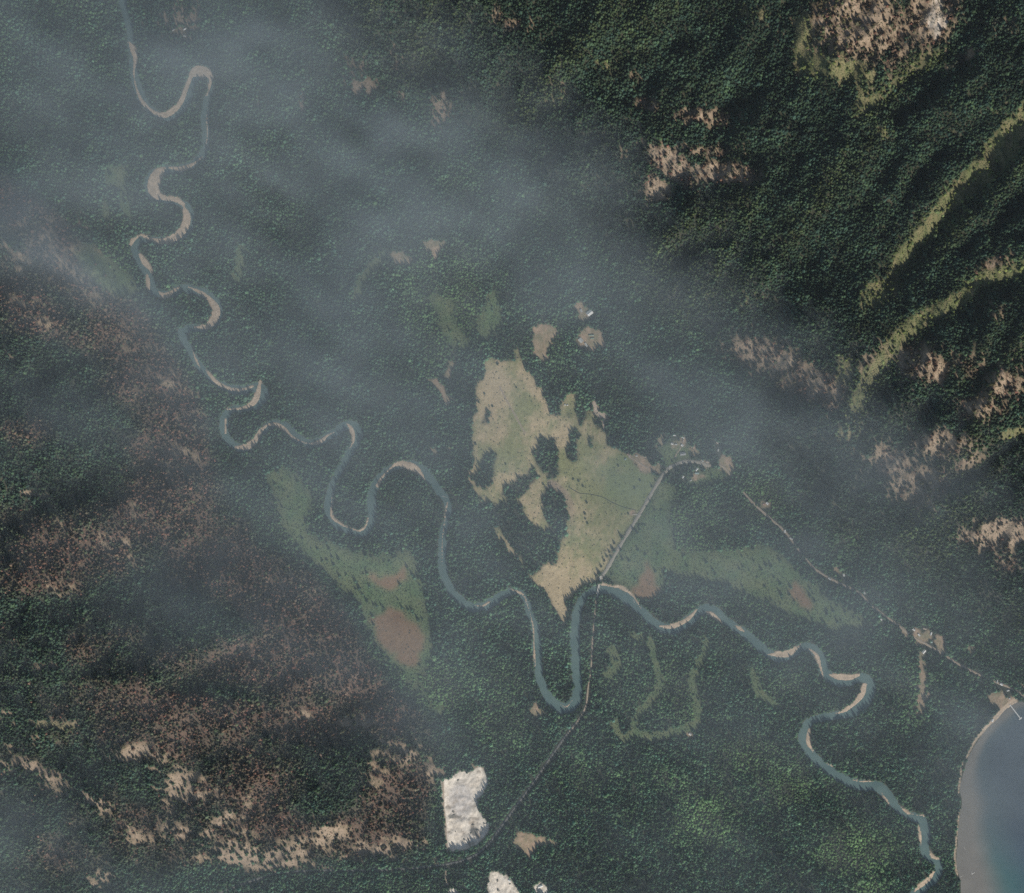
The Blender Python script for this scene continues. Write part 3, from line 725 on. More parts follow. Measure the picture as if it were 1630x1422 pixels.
# ------------------------------------------------------------------ the land, cut into its zones
ST = 2
gx = np.arange(0, RW, ST); gy = np.arange(0, RH, ST)
GX, GY = np.meshgrid(gx - MG, gy - MG)
Hs = HGT[::ST, ::ST]
k_ = 1 - Hs / CAM_Z
VX = (GX - W0 / 2) * M * k_; VY = (H0 / 2 - GY) * M * k_
V = np.stack([VX, VY, Hs], -1).reshape(-1, 3)
Gc = G[::ST, ::ST]
nx, ny = len(gx), len(gy)
I = np.arange(nx * ny).reshape(ny, nx)
Q = np.stack([I[1:, :-1], I[1:, 1:], I[:-1, 1:], I[:-1, :-1]], -1).reshape(-1, 4)
zone = np.zeros((ny, nx), np.int8)          # 0 forest floor
zs = lambda a: a[::ST, ::ST]
zone[zs(mNE) > .5] = 1; zone[zs(mSW) > .5] = 2
zone[zs(w_green) > .5] = 3; zone[zs(w_marsh) > .5] = 4; zone[zs(w_dry) > .5] = 5; zone[zs(w_clear) > .5] = 6
zone[zs(w_quarry) > .5] = 7; zone[zs(w_chute) > .5] = 10
zone[(zs(in_riv) > .5) & (zs(bar_mask) < .5)] = 8; zone[zs(w_lake) > .5] = 8
zone[zs(bar_mask) > .5] = 9
zq = zone[1:, 1:].reshape(-1)
NAMES = ['forest_ground', 'mountain_slope', 'mountain_slope', 'wetland', 'marsh', 'meadow', 'clearing', 'gravel_quarry', 'river_bed', 'sandbar', 'rock_slide']
for z in range(11):
    sel = Q[zq == z]
    if not len(sel): continue
    used, inv = np.unique(sel, return_inverse=True)
    me = mesh_np(NAMES[z], V[used], inv.reshape(-1, 4))
    a = me.color_attributes.new('albedo', 'FLOAT_COLOR', 'POINT')
    c = np.concatenate([Gc.reshape(-1, 3)[used], np.ones((len(used), 1), np.float32)], 1)
    a.data.foreach_set('color', c.astype(np.float32).ravel())
    link(NAMES[z], me, MAT_G, kind='structure')

# land beyond the frame, coarse, to the horizon
far = []
ex0, ex1, ey0, ey1 = -MG, W0 + MG - ST, -MG, H0 + MG - ST
R = 4200


def edge_h(x, y):
    return hz(np.clip(x, ex0, ex1), np.clip(y, ey0, ey1))


VV, FF = [], []
ring = []
nseg = 60
loopx = np.concatenate([np.linspace(ex0, ex1, nseg)[:-1], np.full(nseg - 1, ex1), np.linspace(ex1, ex0, nseg)[:-1], np.full(nseg - 1, ex0)])
loopy = np.concatenate([np.full(nseg - 1, ey0), np.linspace(ey0, ey1, nseg)[:-1], np.full(nseg - 1, ey1), np.linspace(ey1, ey0, nseg)[:-1]])
cx_, cy_ = W0 / 2, H0 / 2
nl = len(loopx)
rr = [0.995, 1.15, 1.4, 1.9, 3.0, 6.0]
rn = np.random.default_rng(3)
for j, f in enumerate(rr):
    x = cx_ + (loopx - cx_) * f; y = cy_ + (loopy - cy_) * f
    h = edge_h(x, y)
    lake_side = (loopx > 1520) & (loopy > 1150)
    h = h * (1 + .25 * min(j, 3)) + (rn.normal(0, 18, nl) * j if j else -9)
    h = np.where(lake_side, -7, h)
    h = np.where((h < 30) & ~lake_side, np.maximum(h, -3 if j else -9), h)
    kx = 1 - h / CAM_Z
    VV.append(np.stack([(x - cx_) * M * kx, (cy_ - y) * M * kx, h], -1))
VV = np.concatenate(VV)
for j in range(len(rr) - 1):
    for i in range(nl):
        a, b = j * nl + i, j * nl + (i + 1) % nl
        FF.append((a, a + nl, b + nl, b))
me = mesh_np('surrounding_hills', VV, np.array(FF)[:, ::-1])
link('surrounding_hills', me, noisy('far_forest', (.028, .040, .024), (.045, .05, .032), .02), kind='structure')

# ------------------------------------------------------------------ water
def water_mat(name, c_deep, c_shallow, attr=False):
    m, nt, b = mat(name, .18, .4)
    geo = nt.nodes.new('ShaderNodeNewGeometry')
    n = nt.nodes.new('ShaderNodeTexNoise'); n.inputs['Scale'].default_value = .02; n.inputs['Detail'].default_value = 5
    nt.links.new(geo.outputs['Position'], n.inputs['Vector'])
    r = nt.nodes.new('ShaderNodeValToRGB')
    if attr:
        at = nt.nodes.new('ShaderNodeAttribute'); at.attribute_name = 'albedo'
        mx = nt.nodes.new('ShaderNodeMix'); mx.data_type = 'RGBA'; mx.blend_type = 'MULTIPLY'; mx.inputs['Factor'].default_value = 1
        r.color_ramp.elements[0].color = (.85, .85, .85, 1); r.color_ramp.elements[1].color = (1.15, 1.15, 1.15, 1)
        nt.links.new(n.outputs['Fac'], r.inputs[0]); nt.links.new(at.outputs['Color'], mx.inputs['A']); nt.links.new(r.outputs[0], mx.inputs['B'])
        nt.links.new(mx.outputs['Result'], b.inputs['Base Color'])
    else:
        r.color_ramp.elements[0].position = .35; r.color_ramp.elements[1].position = .65
        r.color_ramp.elements[0].color = (*c_deep, 1); r.color_ramp.elements[1].color = (*c_shallow, 1)
        nt.links.new(n.outputs['Fac'], r.inputs[0]); nt.links.new(r.outputs[0], b.inputs['Base Color'])
    n2 = nt.nodes.new('ShaderNodeTexNoise'); n2.inputs['Scale'].default_value = .5; n2.inputs['Detail'].default_value = 3
    nt.links.new(geo.outputs['Position'], n2.inputs['Vector'])
    bp = nt.nodes.new('ShaderNodeBump'); bp.inputs['Distance'].default_value = .15; bp.inputs['Strength'].default_value = .3
    nt.links.new(n2.outputs['Fac'], bp.inputs['Height']); nt.links.new(bp.outputs[0], b.inputs['Normal'])
    return m


VV, FF = [], []
for i, (x, y) in enumerate(RIV):
    t = RIV[min(i + 1, len(RIV) - 1)] - RIV[max(i - 1, 0)]
    t = t / (np.linalg.norm(t) + 1e-9); n_ = np.array([-t[1], t[0]])
    w = rw_at(i) + 3.0
    for s in (-1, -.33, .33, 1):
        q = np.array([x, y]) + n_ * s * w
        X, Y, Z = P(q[0], q[1], WATER_Z + 0.001 * (i % 2))
        VV.append((X, Y, Z))
    if i:
        b = 4 * i
        for k in range(3): FF.append((b - 3 + k, b + k + 1, b + k, b - 4 + k))
me = mesh_np('river', VV, FF)
link('river', me, water_mat('river_water', (.074, .128, .122), (.108, .168, .154)), kind='structure')

# the lake: grid over its outline, colour from the water's depth
sx0, sx1, sy0, sy1 = 1505, W0 + MG, 1100, H0 + MG
lx = np.arange(sx0, sx1, 4); ly = np.arange(sy0, sy1, 4)
LX, LY = np.meshgrid(lx, ly)
shore = ldist([(1640, 1112), (1626, 1110), (1612, 1117), (1600, 1130), (1587, 1145), (1570, 1162), (1556, 1181), (1543, 1203), (1536, 1222), (1530, 1245), (1528, 1260), (1532, 1275), (1529, 1292), (1526, 1320), (1524, 1350), (1522, 1372), (1527, 1395), (1530, 1425), (1528, 1560)], 200)
shelf = 14 + 26 * smooth(1180, 1300, YY) + 26 * smooth(1300, 1420, YY)
dd = (shore + 5 * fbm(40, 801, 3)) / shelf
s1 = smooth(1.25, .45, dd)[..., None]; s2 = smooth(2.4, .9, dd)[..., None]
ysh = smooth(1270, 1420, YY)[..., None]
deep = colr(.060, .080, .098) * (1 - ysh) + colr(.022, .048, .088) * ysh
tealc = colr(.070, .095, .105) * (1 - ysh) + colr(.050, .120, .120) * ysh
LC = deep * (1 - s2) + tealc * s2
LC = LC * (1 - s1) + (colr(.175, .165, .145) * (1 + .12 * mid)) * s1
V_ = np.stack([*P(LX, LY, WATER_Z + .3 + 0 * LX)], -1).reshape(-1, 3)
I = np.arange(LX.size).reshape(LX.shape)
Q_ = np.stack([I[1:, :-1], I[1:, 1:], I[:-1, 1:], I[:-1, :-1]], -1).reshape(-1, 4)
wl_ = samp(w_lake, LX, LY).reshape(-1)
keep = (wl_[Q_].max(1) > .01)
me = mesh_np('lake', V_, Q_[keep])
a = me.color_attributes.new('albedo', 'FLOAT_COLOR', 'POINT')
cc = samp(LC, LX, LY).reshape(-1, 3)
a.data.foreach_set('color', np.concatenate([cc, np.ones((len(cc), 1))], 1).astype(np.float32).ravel())
link('lake', me, water_mat('lake_water', None, None, True), kind='structure')

# ------------------------------------------------------------------ roads as raised ribbons
MAT_ROAD = noisy('gravel_road', (.27, .25, .20), (.38, .345, .28), .4)
MAT_DIRT = noisy('dirt_road', (.28, .22, .165), (.42, .35, .26), .3)
MAT_ASPH = noisy('asphalt', (.10, .102, .102), (.15, .146, .135), .4)


def ribbon(name, pl, w, m, lift=.5, wf=None):
    c = catmull(pl, 4)
    VV, FF = [], []
    for i in range(len(c)):
        t = c[min(i + 1, len(c) - 1)] - c[max(i - 1, 0)]
        t = t / (np.linalg.norm(t) + 1e-9); n_ = np.array([-t[1], t[0]])
        ww = w * (wf(i) if wf else 1) * (1 + .12 * math.sin(i * .9) + .08 * math.sin(i * 2.3))
        hc = float(hz(*c[i]))
        for s, dz in ((-1, -1.2), (-.85, lift), (0, lift + .2), (.85, lift), (1, -1.2)):
            q = c[i] + n_ * s * ww
            VV.append(tuple(float(v) for v in P(q[0], q[1], max(float(hz(*q)), hc) + dz)))
        if i:
            b = 5 * i
            for k in range(4): FF.append((b - 4 + k, b + k + 1, b + k, b - 5 + k))
    return link(name, mesh_np(name, VV, FF), m, kind='structure')


ribbon('gravel_road', ROADS['valley'][0], 3.1, MAT_ROAD, wf=lambda i: 1.0)
ribbon('forest_road', ROADS['south'][0][:8], 1.5, MAT_DIRT)
ribbon('forest_road', ROADS['south'][0][6:], 1.8, MAT_ASPH)
ribbon('lakeside_road', ROADS['north'][0], 2.0, MAT_DIRT)
for pl, w in TRACKS: ribbon('track', pl, w, MAT_DIRT, .35)

# the dark ditch across the meadow
VV, FF = [], []
c = catmull([(905, 775), (918, 784), (940, 787), (955, 790), (968, 796), (980, 803), (995, 808), (1012, 812)], 4)
ribbon('stream', [tuple(q) for q in c[::4]], .55, noisy('stream_water', (.03, .04, .035), (.05, .06, .05), .1), .35)

# ------------------------------------------------------------------ tree shapes
def conifer(seed, tiers=4, n=10):
    r = random.Random(seed); V, F = [], []
    for t in range(tiers):
        f = t / tiers
        z0 = .12 + .80 * f ** .9; z1 = min(1.0, z0 + .46 * (1 - .45 * f)); rad = .5 * (1 - f) ** .85 + .03
        b = len(V); ox, oy = r.uniform(-.03, .03), r.uniform(-.03, .03)
        V.append((ox, oy, z1))
        ph = r.uniform(0, 6.28)
        for k in range(n):
            a = ph + 6.2832 * k / n + r.uniform(-.12, .12)
            q = rad * (r.uniform(.86, 1.15) if k % 2 == 0 else r.uniform(.48, .66))
            V.append((ox + q * math.cos(a), oy + q * math.sin(a), z0 + (-.03 if k % 2 == 0 else .05) + r.uniform(-.02, .02)))
        for k in range(n): F.append((b, b + 1 + k, b + 1 + (k + 1) % n))
    return V, F


def ico_crown(seed, sub=2, amp=.22, flat=.8):
    import bmesh
    r = random.Random(seed)
    bm = bmesh.new(); bmesh.ops.create_icosphere(bm, subdivisions=sub, radius=.5)
    dirs = [Vector((r.gauss(0, 1), r.gauss(0, 1), r.gauss(.3, .8))).normalized() for _ in range(9)]
    for v in bm.verts:
        n = v.co.normalized()
        g = max(0, max(n.dot(d) for d in dirs) - .72) / .28
        v.co = v.co * (1 - amp + 1.6 * amp * g + r.uniform(-.06, .06))
        v.co.z = v.co.z * flat + .5
    V = [tuple(v.co) for v in bm.verts]; F = [tuple(v.index for v in f.verts) for f in bm.faces]
    bm.free(); return V, F


def snag(seed):
    """a dying tree: bare pole with short broken whorls"""
    r = random.Random(seed); V, F = [], []
    for t in range(5):
        z = .25 + .15 * t; n = 4
        for k in range(n):
            a = r.uniform(0, 6.28); L = (.42 - .06 * t) * r.uniform(.6, 1.1)
            b = len(V); ca, sa = math.cos(a), math.sin(a)
            V += [(0, 0, z + .05), (L * ca - .07 * sa, L * sa + .07 * ca, z), (L * ca + .07 * sa, L * sa - .07 * ca, z + .02), (0, 0, z - .05)]
            F += [(b, b + 1, b + 2), (b + 3, b + 2, b + 1)]
    b = len(V)
    for k in range(3): V.append((.035 * math.cos(k * 2.1), .035 * math.sin(k * 2.1), 0))
    V.append((0, 0, 1))
    F += [(b, b + 1, b + 3), (b + 1, b + 2, b + 3), (b + 2, b, b + 3)]
    return V, F


def trunk_mesh(name, r0=.03, top=.55):
    V, F = [], []
    n = 6
    for z, r in ((-.12, r0 * 1.3), (0, r0 * 1.1), (top * .5, r0 * .75), (top, r0 * .35)):
        for k in range(n): V.append((r * math.cos(6.2832 * k / n), r * math.sin(6.2832 * k / n), z))
    for j in range(3):
        for k in range(n): F.append((j * n + k, j * n + (k + 1) % n, (j + 1) * n + (k + 1) % n, (j + 1) * n + k))
    return mesh_py(name, V, F)


KINDS = {}


def proto_coll(name, shapes):
    c = bpy.data.collections.new(name)
    for i, (V_, F_) in enumerate(shapes):
        me_ = mesh_py(name, V_, F_); me_.materials.append(MAT_LEAF)
        o_ = bpy.data.objects.new(name + '_shape', me_)
        c.objects.link(o_)
    KINDS[name] = c
    return c


proto_coll('conifer', [conifer(s) for s in range(5)])
proto_coll('broadleaf', [ico_crown(s) for s in range(4)])
proto_coll('shrub', [ico_crown(s + 20, 1, .3, .6) for s in range(3)])
proto_coll('snag', [snag(s) for s in range(4)])


def scatter(name, kind, px, py, dia, hgt, tint, zoff=0.0):
    X, Y, Z = P(px, py)
    n = len(px)
    me = bpy.data.meshes.new(name)
    me.vertices.add(n)
    me.vertices.foreach_set('co', np.stack([X, Y, Z + zoff], -1).astype(np.float32).ravel())
    me.materials.append(MAT_LEAF)
    a = me.attributes.new('size', 'FLOAT_VECTOR', 'POINT'); a.data.foreach_set('vector', np.stack([dia, dia, hgt], -1).astype(np.float32).ravel())
    lean = rng.normal(0, .04, (n, 2))
    a = me.attributes.new('turn', 'FLOAT_VECTOR', 'POINT'); a.data.foreach_set('vector', np.stack([lean[:, 0], lean[:, 1], rng.uniform(0, 6.28, n)], -1).astype(np.float32).ravel())
    a = me.attributes.new('tint', 'FLOAT_COLOR', 'POINT'); a.data.foreach_set('color', np.concatenate([tint, np.ones((n, 1))], 1).astype(np.float32).ravel())
    me.update()
    o = link(name, me, kind='stuff')
    ng = bpy.data.node_groups.new('scatter_' + name, 'GeometryNodeTree')
    ng.interface.new_socket('Geometry', in_out='INPUT', socket_type='NodeSocketGeometry')
    ng.interface.new_socket('Geometry', in_out='OUTPUT', socket_type='NodeSocketGeometry')
    N = ng.nodes; L = ng.links
    gi = N.new('NodeGroupInput'); go = N.new('NodeGroupOutput')
    iop = N.new('GeometryNodeInstanceOnPoints')
    ci = N.new('GeometryNodeCollectionInfo'); ci.inputs['Collection'].default_value = KINDS[kind]
    ci.inputs['Separate Children'].default_value = True; ci.inputs['Reset Children'].default_value = True
    iop.inputs['Pick Instance'].default_value = True
    s = N.new('GeometryNodeInputNamedAttribute'); s.data_type = 'FLOAT_VECTOR'; s.inputs['Name'].default_value = 'size'
    t = N.new('GeometryNodeInputNamedAttribute'); t.data_type = 'FLOAT_VECTOR'; t.inputs['Name'].default_value = 'turn'
    L.new(gi.outputs[0], iop.inputs['Points']); L.new(ci.outputs[0], iop.inputs['Instance'])
    L.new(s.outputs[0], iop.inputs['Scale']); L.new(t.outputs[0], iop.inputs['Rotation'])
    L.new(iop.outputs[0], go.inputs[0])
    md = o.modifiers.new('scatter', 'NODES'); md.node_group = ng
    return o


# ------------------------------------------------------------------ where trees can stand
BUILD = []      # filled before scattering: (px, py, radius px)
exec_build = []

# buildings: px, py, length px, width px, angle (deg, image, clockwise), height m, roof, label
ROOFS = {'white': ((.66, .66, .63), (.80, .80, .77)), 'pale': ((.42, .44, .42), (.56, .57, .54)), 'grey': ((.22, .23, .24), (.32, .33, .33)),
         'teal': ((.26, .38, .36), (.36, .47, .44)), 'green': ((.20, .27, .20), (.28, .36, .26)), 'red': ((.34, .17, .13), (.44, .25, .19)), 'tan': ((.40, .32, .25), (.52, .43, .34))}
B = [
    (938.5, 498.5, 10, 7.5, -38, 6, 'white', 'broad bright white metal roof in the clearing north-east of the meadow', 'barn'),
    (925, 495, 5, 3.4, 62, 3.5, 'pale', 'small pale grey shed just west of the broad white roof', 'shed'),
    (924.5, 542, 7.5, 6, 48, 5, 'pale', 'pale blue-grey house at the west end of the round pink clearing', 'house'),
    (933, 549, 6.5, 3, 62, 3.5, 'pale', 'narrow pale shed south of the blue-grey house in the round clearing', 'shed'),
    (941.5, 534, 8.5, 2.6, -3, 4, 'green', 'long green roof across the middle of the round pink clearing', 'house'),
    (943, 539, 5.5, 2.6, -3, 3.5, 'green', 'shorter yellow-green roof right below the long green roof', 'shed'),
    (1087, 722.5, 9, 5.6, -8, 6, 'grey', 'wide grey roof between the two arms of the village road', 'house'),
    (1087, 696.5, 5.5, 2.4, 20, 4.5, 'white', 'white roof at the northern tip of the village', 'cabin'),
    (1087.5, 702, 2.6, 4.6, 0, 4.5, 'tan', 'tan roof just south of the northernmost white cabin', 'cabin'),
    (1073.5, 693, 3.6, 2.6, 0, 4, 'white', 'small white roof among trees north-west of the village lawn', 'cabin'),
    (1070, 706.5, 4, 3, 15, 4, 'white', 'small white roof on the north edge of the village lawn', 'cabin'),
    (1076, 707.5, 4.4, 2.6, 0, 4, 'pale', 'pale roof beside the white cabin on the village lawn', 'cabin'),
    (1086, 709, 4, 3.4, 40, 4, 'white', 'white roof where the village side track ends', 'cabin'),
    (1013.5, 725.8, 3.2, 1.8, 0, 3.5, 'white', 'tiny white roof west of the sandy village yard', 'shed'),
    (1002, 727, 4.6, 3.2, 70, 4, 'tan', 'tan roof at the western end of the village yard track', 'house'),
    (995.5, 731, 3.6, 2.6, -50, 3.5, 'teal', 'small pale blue roof at the western edge of the village', 'shed'),
    (999.5, 723.5, 2.8, 2.6, 0, 3.5, 'red', 'small red roof at the western edge of the village', 'shed'),
    (1109, 747.5, 5.6, 2.8, -48, 4.5, 'white', 'white roof east of the dark grove by the village road', 'house'),
    (1109.5, 753.5, 6.5, 3.2, 0, 4, 'teal', 'long pale teal roof south-east of the village grove', 'house'),
    (1087, 759.5, 4, 3, -60, 4, 'white', 'white roof at the southern tip of the village grove', 'cabin'),
    (1099.5, 765, 4, 2, -30, 4, 'pale', 'pale roof on the lawn south of the village grove', 'shed'),
    (1118.5, 733.5, 4.6, 2.8, 60, 4.5, 'pale', 'pale pink-grey roof at the north-east bend of the village road', 'house'),
    (1126.5, 735.5, 4.4, 3.4, 20, 4.5, 'tan', 'light tan roof east of the village road bend', 'house'),
    (1142, 705, 4, 3, 30, 4, 'tan', 'lone tan roof in the woods north-east of the village', 'cabin'),
    (1143, 717, 2.6, 4.2, 0, 4, 'pale', 'narrow pale roof in the woods just above the tan diamond clearing', 'cabin'),
    (1066, 743, 2.4, 3, 0, 3.5, 'pale', 'small pale shed at the village road junction', 'shed'),
    (1221.5, 801.5, 4.6, 3.6, 50, 4.5, 'white', 'bright white roof alone in the woods with a red-brown yard', 'house'),
    (1216, 803, 3.2, 2.8, 20, 3.5, 'red', 'small red-brown shed beside the lone white-roofed house', 'shed'),
    (1249, 846, 3, 5, 0, 4, 'white', 'narrow white roof at the roadside, first one north-west of the lakeside road strip', 'cabin'),
    (1259.5, 857.5, 5.6, 2.6, 30, 4, 'pale', 'pale roof beside the lakeside road south of the narrow white roof', 'cabin'),
    (1343, 915.5, 2.8, 5, -15, 4, 'white', 'white roof south of the twin pink clearings above the road', 'cabin'),
    (1320.5, 921.5, 5, 2.8, 35, 4, 'pale', 'pale roof beside the lakeside road near a bright yard', 'cabin'),
    (1402.5, 986.2, 3.6, 3.2, 0, 4, 'white', 'very bright small white roof just south-west of the road', 'house'),
    (1376, 944, 3, 4.4, -40, 3.5, 'pale', 'pale roof on the roadside bend', 'cabin'),
    (1454.5, 1002.5, 5, 3, 30, 4.5, 'white', 'white roof at the north-west of the hamlet clearing', 'house'),
    (1463, 1011, 4.4, 2.6, 50, 4, 'white', 'white roof in the middle of the hamlet clearing', 'cabin'),
    (1472, 1001, 5.6, 2.4, 10, 4, 'tan', 'tan roof on the north edge of the hamlet clearing', 'cabin'),
    (1482, 1009, 2.4, 5, 15, 4, 'white', 'narrow white roof east of the hamlet clearing', 'cabin'),
    (1470.5, 1037.5, 6.5, 4.5, -50, 5, 'white', 'white roof standing at the north end of the long mown strip', 'house'),
    (1482.5, 1022, 3.4, 3.4, 0, 4, 'teal', 'pale blue roof below the hamlet clearing', 'cabin'),
    (1594, 1089.5, 4.6, 3.6, 25, 4.5, 'white', 'white roof above the landing beach', 'house'),
    (1604.5, 1099.3, 4, 2.2, -10, 4, 'white', 'small white roof between beach and woods', 'cabin'),
    (1587, 1085, 2, 5.5, 15, 4, 'pale', 'narrow pale roof north-west of the white lakeside house', 'cabin'),
    (1607, 1112, 2.6, 2.4, 0, 3.5, 'pale', 'tiny pale boathouse at the foot of the dock', 'boathouse'),
    (1579.5, 1147, 3.4, 4.4, 20, 4, 'white', 'pale hut directly on the lake shore', 'hut'),
    (1098.5, 1169, 4, 3, 40, 4, 'white', 'lone white roof in the valley forest by the old river loop', 'cabin'),
    (294, 46.5, 5, 3, -35, 4.5, 'white', 'bright white roof in the top-left clearing', 'house'),
    (276, 48, 4, 2.4, -30, 4, 'pale', 'pale roof west of the bright roof in the top-left clearing', 'cabin'),
    (294, 57.5, 4.4, 2.4, 20, 4, 'pale', 'pale roof at the south edge of the top-left clearing', 'cabin'),
    (860, 1411, 8, 4, -20, 6, 'white', 'long white quarry shed at the bottom edge of the photo', 'shed'),
    (855, 1407.5, 4.5, 2.6, 35, 4, 'white', 'small white quarry shed beside the long one', 'shed'),
    (979.5, 644.5, 2.4, 2, 0, 3, 'white', 'tiny white hut in the small green field, western of two', 'hut'),
    (983.3, 645, 2.2, 2, 0, 3, 'white', 'tiny white hut in the small green field, eastern of two', 'hut'),
    (811, 1402, 4, 3, 30, 4, 'white', 'small white office hut in the lower gravel pit', 'hut'),
]
B[51] = (899.5, 644.5, 2.4, 2, 0, 3, 'white', 'tiny white hut in the small green field, western of two', 'hut')
B[52] = (903.3, 645, 2.2, 2, 0, 3, 'white', 'tiny white hut in the small green field, eastern of two', 'hut')
b_mask = np.zeros((RH, RW), np.float32)
for b in B: b_mask = np.maximum(b_mask, np.exp(-(np.hypot(XX - b[0] - .8, YY - b[1] - 3.5) / (max(b[2], b[3]) * .65 + 3.2)) ** 4))

# visible gaps in the canopy over the roads
open_n = smooth(-.55, -.1, noise(16, 901)) * smooth(1165, 1200, XX)
open_n = np.maximum(open_n, ells([(1290, 900, 16, 12, 0), (1408, 980, 26, 20, 35), (1528, 1055, 22, 16, 20), (1376, 944, 10, 8, 0)]) > .35)
clear_d = (d_road['valley'] < 4.2) | ((d_road['north'] < 3.2) & (open_n > .5)) | ((d_road['south'] < 2.5) & ((YY < 1100) | (ell(846, 1250, 6, 9) > .4))) | ((d_road['south'] < 4.7) & (YY > 1095) & (YY < 1380) & (XX > 700)) | ((d_road['south'] < 2.1))
dens = np.ones((RH, RW), np.float32)
dens *= smooth(.8, 2.4, rd)
dens *= 1 - smooth(.08, .3, blur(bar_mask, 1))
dens *= 1 - smooth(.1, .3, w_lake)
dens *= ~(clear_d)
dens *= 1 - smooth(.15, .5, b_mask)
dens *= 1 - smooth(.9, .7, d_trk)
open_ = np.clip(w_dry + w_marsh + w_clear + w_quarry + w_chute, 0, 1)
dens *= 1 - smooth(.35, .6, open_)
dens *= 1 - .82 * smooth(.2, 1.0, w_rock)
dens *= 1 - .86 * smooth(.1, .8, w_yg)
dens *= 1 - .955 * smooth(.3, .7, w_green)
dens *= 1 - .28 * w_rust
dens *= 1 - .28 * m_grove
dens *= 1 - .30 * smooth(.1, .6, noise(6, 905)) * (.5 + .5 * smooth(-.2, .3, noise(50, 906)))


def jitter(sp, seed, x0=-90, x1=W0 + 90, y0=-90, y1=H0 + 90):
    r = np.random.default_rng(seed)
    xs = np.arange(x0, x1, sp); ys = np.arange(y0, y1, sp * .87)
    X, Y = np.meshgrid(xs, ys)
    X = X + (np.arange(len(ys)) % 2)[:, None] * sp * .5
    X = X + r.uniform(-.42, .42, X.shape) * sp; Y = Y + r.uniform(-.42, .42, Y.shape) * sp
    return X.ravel(), Y.ravel(), r


px, py, r = jitter(3.9, 31)
d_ = samp(dens, px, py)
u = r.uniform(0, 1, len(px))
k = u < d_
px, py = px[k], py[k]
n = len(px)
ru = samp(w_rust, px, py); yg = samp(w_yg, px, py); lg = samp(w_lg, px, py); ne = samp(mNE, px, py); sw = samp(mSW, px, py)
bigv = samp(fbm(26, 921, 3), px, py)
u1 = r.uniform(0, 1, n); u2 = r.uniform(0, 1, n)
is_snag = u1 < ru * .28
is_broad = ~is_snag & (u2 < np.clip(.08 + .75 * lg + .4 * yg, 0, .9))
is_con = ~is_snag & ~is_broad
base_c = colr(.050, .086, .042); blue_c = colr(.038, .074, .058); lite_c = colr(.085, .140, .052); rust_c = colr(.225, .105, .075); yel_c = colr(.190, .215, .060); brown_c = colr(.150, .105, .075)
v = np.exp(r.normal(0, .24, n))[:, None].clip(.5, 1.8)
mixb = r.uniform(0, 1, n)[:, None]
tint = (base_c * (1 - mixb) + blue_c * mixb)
tint = tint * (1 - .75 * lg[:, None]) + lite_c * .72 * lg[:, None]
tint = tint * (1 + .85 * bigv[:, None]) * (1 + .45 * samp(fbm(9, 925, 2), px, py)[:, None]) * (1 - .10 * ne[:, None])
ruk = ru[:, None] * r.uniform(.25, 1.0, n)[:, None]
tint = tint * (1 - ruk) + (rust_c * mixb + brown_c * (1 - mixb)) * ruk
grass_sun_tint = samp(np.maximum(smooth(34, 10, d1) * smooth(1390, 1430, XX), np.maximum(smooth(30, 10, d2), smooth(26, 8, d3) * smooth(60, 90, YY))), px, py) * .6 + .38 * smooth(.1, .8, samp(ribN, px, py)) * ne  # grass tint beside the gullies; rib tops yellowed to paint in sunlit ridges
ygk = (np.maximum(yg, grass_sun_tint) * r.uniform(0, .85, n))[:, None]
tint = tint * (1 - ygk) + yel_c * ygk
vall = np.clip(1 - ne - sw, 0, 1)[:, None]
tint = tint * v * (1 + vall * colr(.72, .82, .74))
size = r.uniform(.65, 1.4, n) * (1 + .25 * np.clip(bigv, -1, 1))
size *= 1 - .25 * lg
bign = r.uniform(0, 1, n) < .07
size = np.where(bign, size * 1.35, size)
s_con = 9.6 * size
k = is_con & (ne < .5) & (sw < .5)
scatter('valley_conifer_forest', 'conifer', px[k], py[k], s_con[k], s_con[k] * r.uniform(1.7, 2.3, k.sum()), tint[k])
k = is_con & (ne >= .5)
scatter('mountain_conifer_forest', 'conifer', px[k], py[k], s_con[k] * 1.05, s_con[k] * r.uniform(1.9, 2.7, k.sum()), tint[k] * .92)
k = is_con & (sw >= .5)
scatter('hillside_conifer_forest', 'conifer', px[k], py[k], s_con[k], s_con[k] * r.uniform(1.8, 2.5, k.sum()), tint[k])
k = is_broad
bt = tint * .55 + (lite_c * .72 * (1 - yg[:, None]) + yel_c * yg[:, None]) * .36 * v
scatter('broadleaf_forest', 'broadleaf', px[k], py[k], 8.2 * size[k], 9.5 * size[k], bt[k])
k = is_snag
scatter('dying_forest', 'snag', px[k], py[k], 8.0 * size[k], 15 * size[k], (rust_c * mixb + colr(.20, .15, .11) * (1 - mixb))[k] * v[k])

# shrubs over wetland, openings and banks
px, py, r = jitter(3.0, 77)
sd = .62 * smooth(.2, .7, w_green) + .85 * w_yg + .30 * w_rock + .22 * w_rust + .10 * smooth(.4, .8, w_dry) + .35 * smooth(.02, .2, w_dry) * smooth(.75, .4, w_dry) + .5 * smooth(3.5, 1.5, rd) * smooth(-.2, .8, rd)
sd *= (1 - smooth(.2, .4, bar_mask)) * smooth(-.8, .4, rd) * (1 - smooth(.1, .3, w_lake)) * (1 - smooth(.15, .5, b_mask)) * (1 - smooth(.3, .6, w_quarry)) * (1 - .9 * smooth(.4, .7, w_marsh)) * (ALLR > 2.6) * (d_trk > 1.2)
k = r.uniform(0, 1, len(px)) < samp(sd, px, py)
px, py = px[k], py[k]; n = len(px)
gcol = samp(G, px, py); v = r.uniform(.7, 1.25, n)[:, None]
tint = (gcol * .45 + colr(.060, .092, .040) * .55) * v
sz = r.uniform(2.2, 5.0, n)
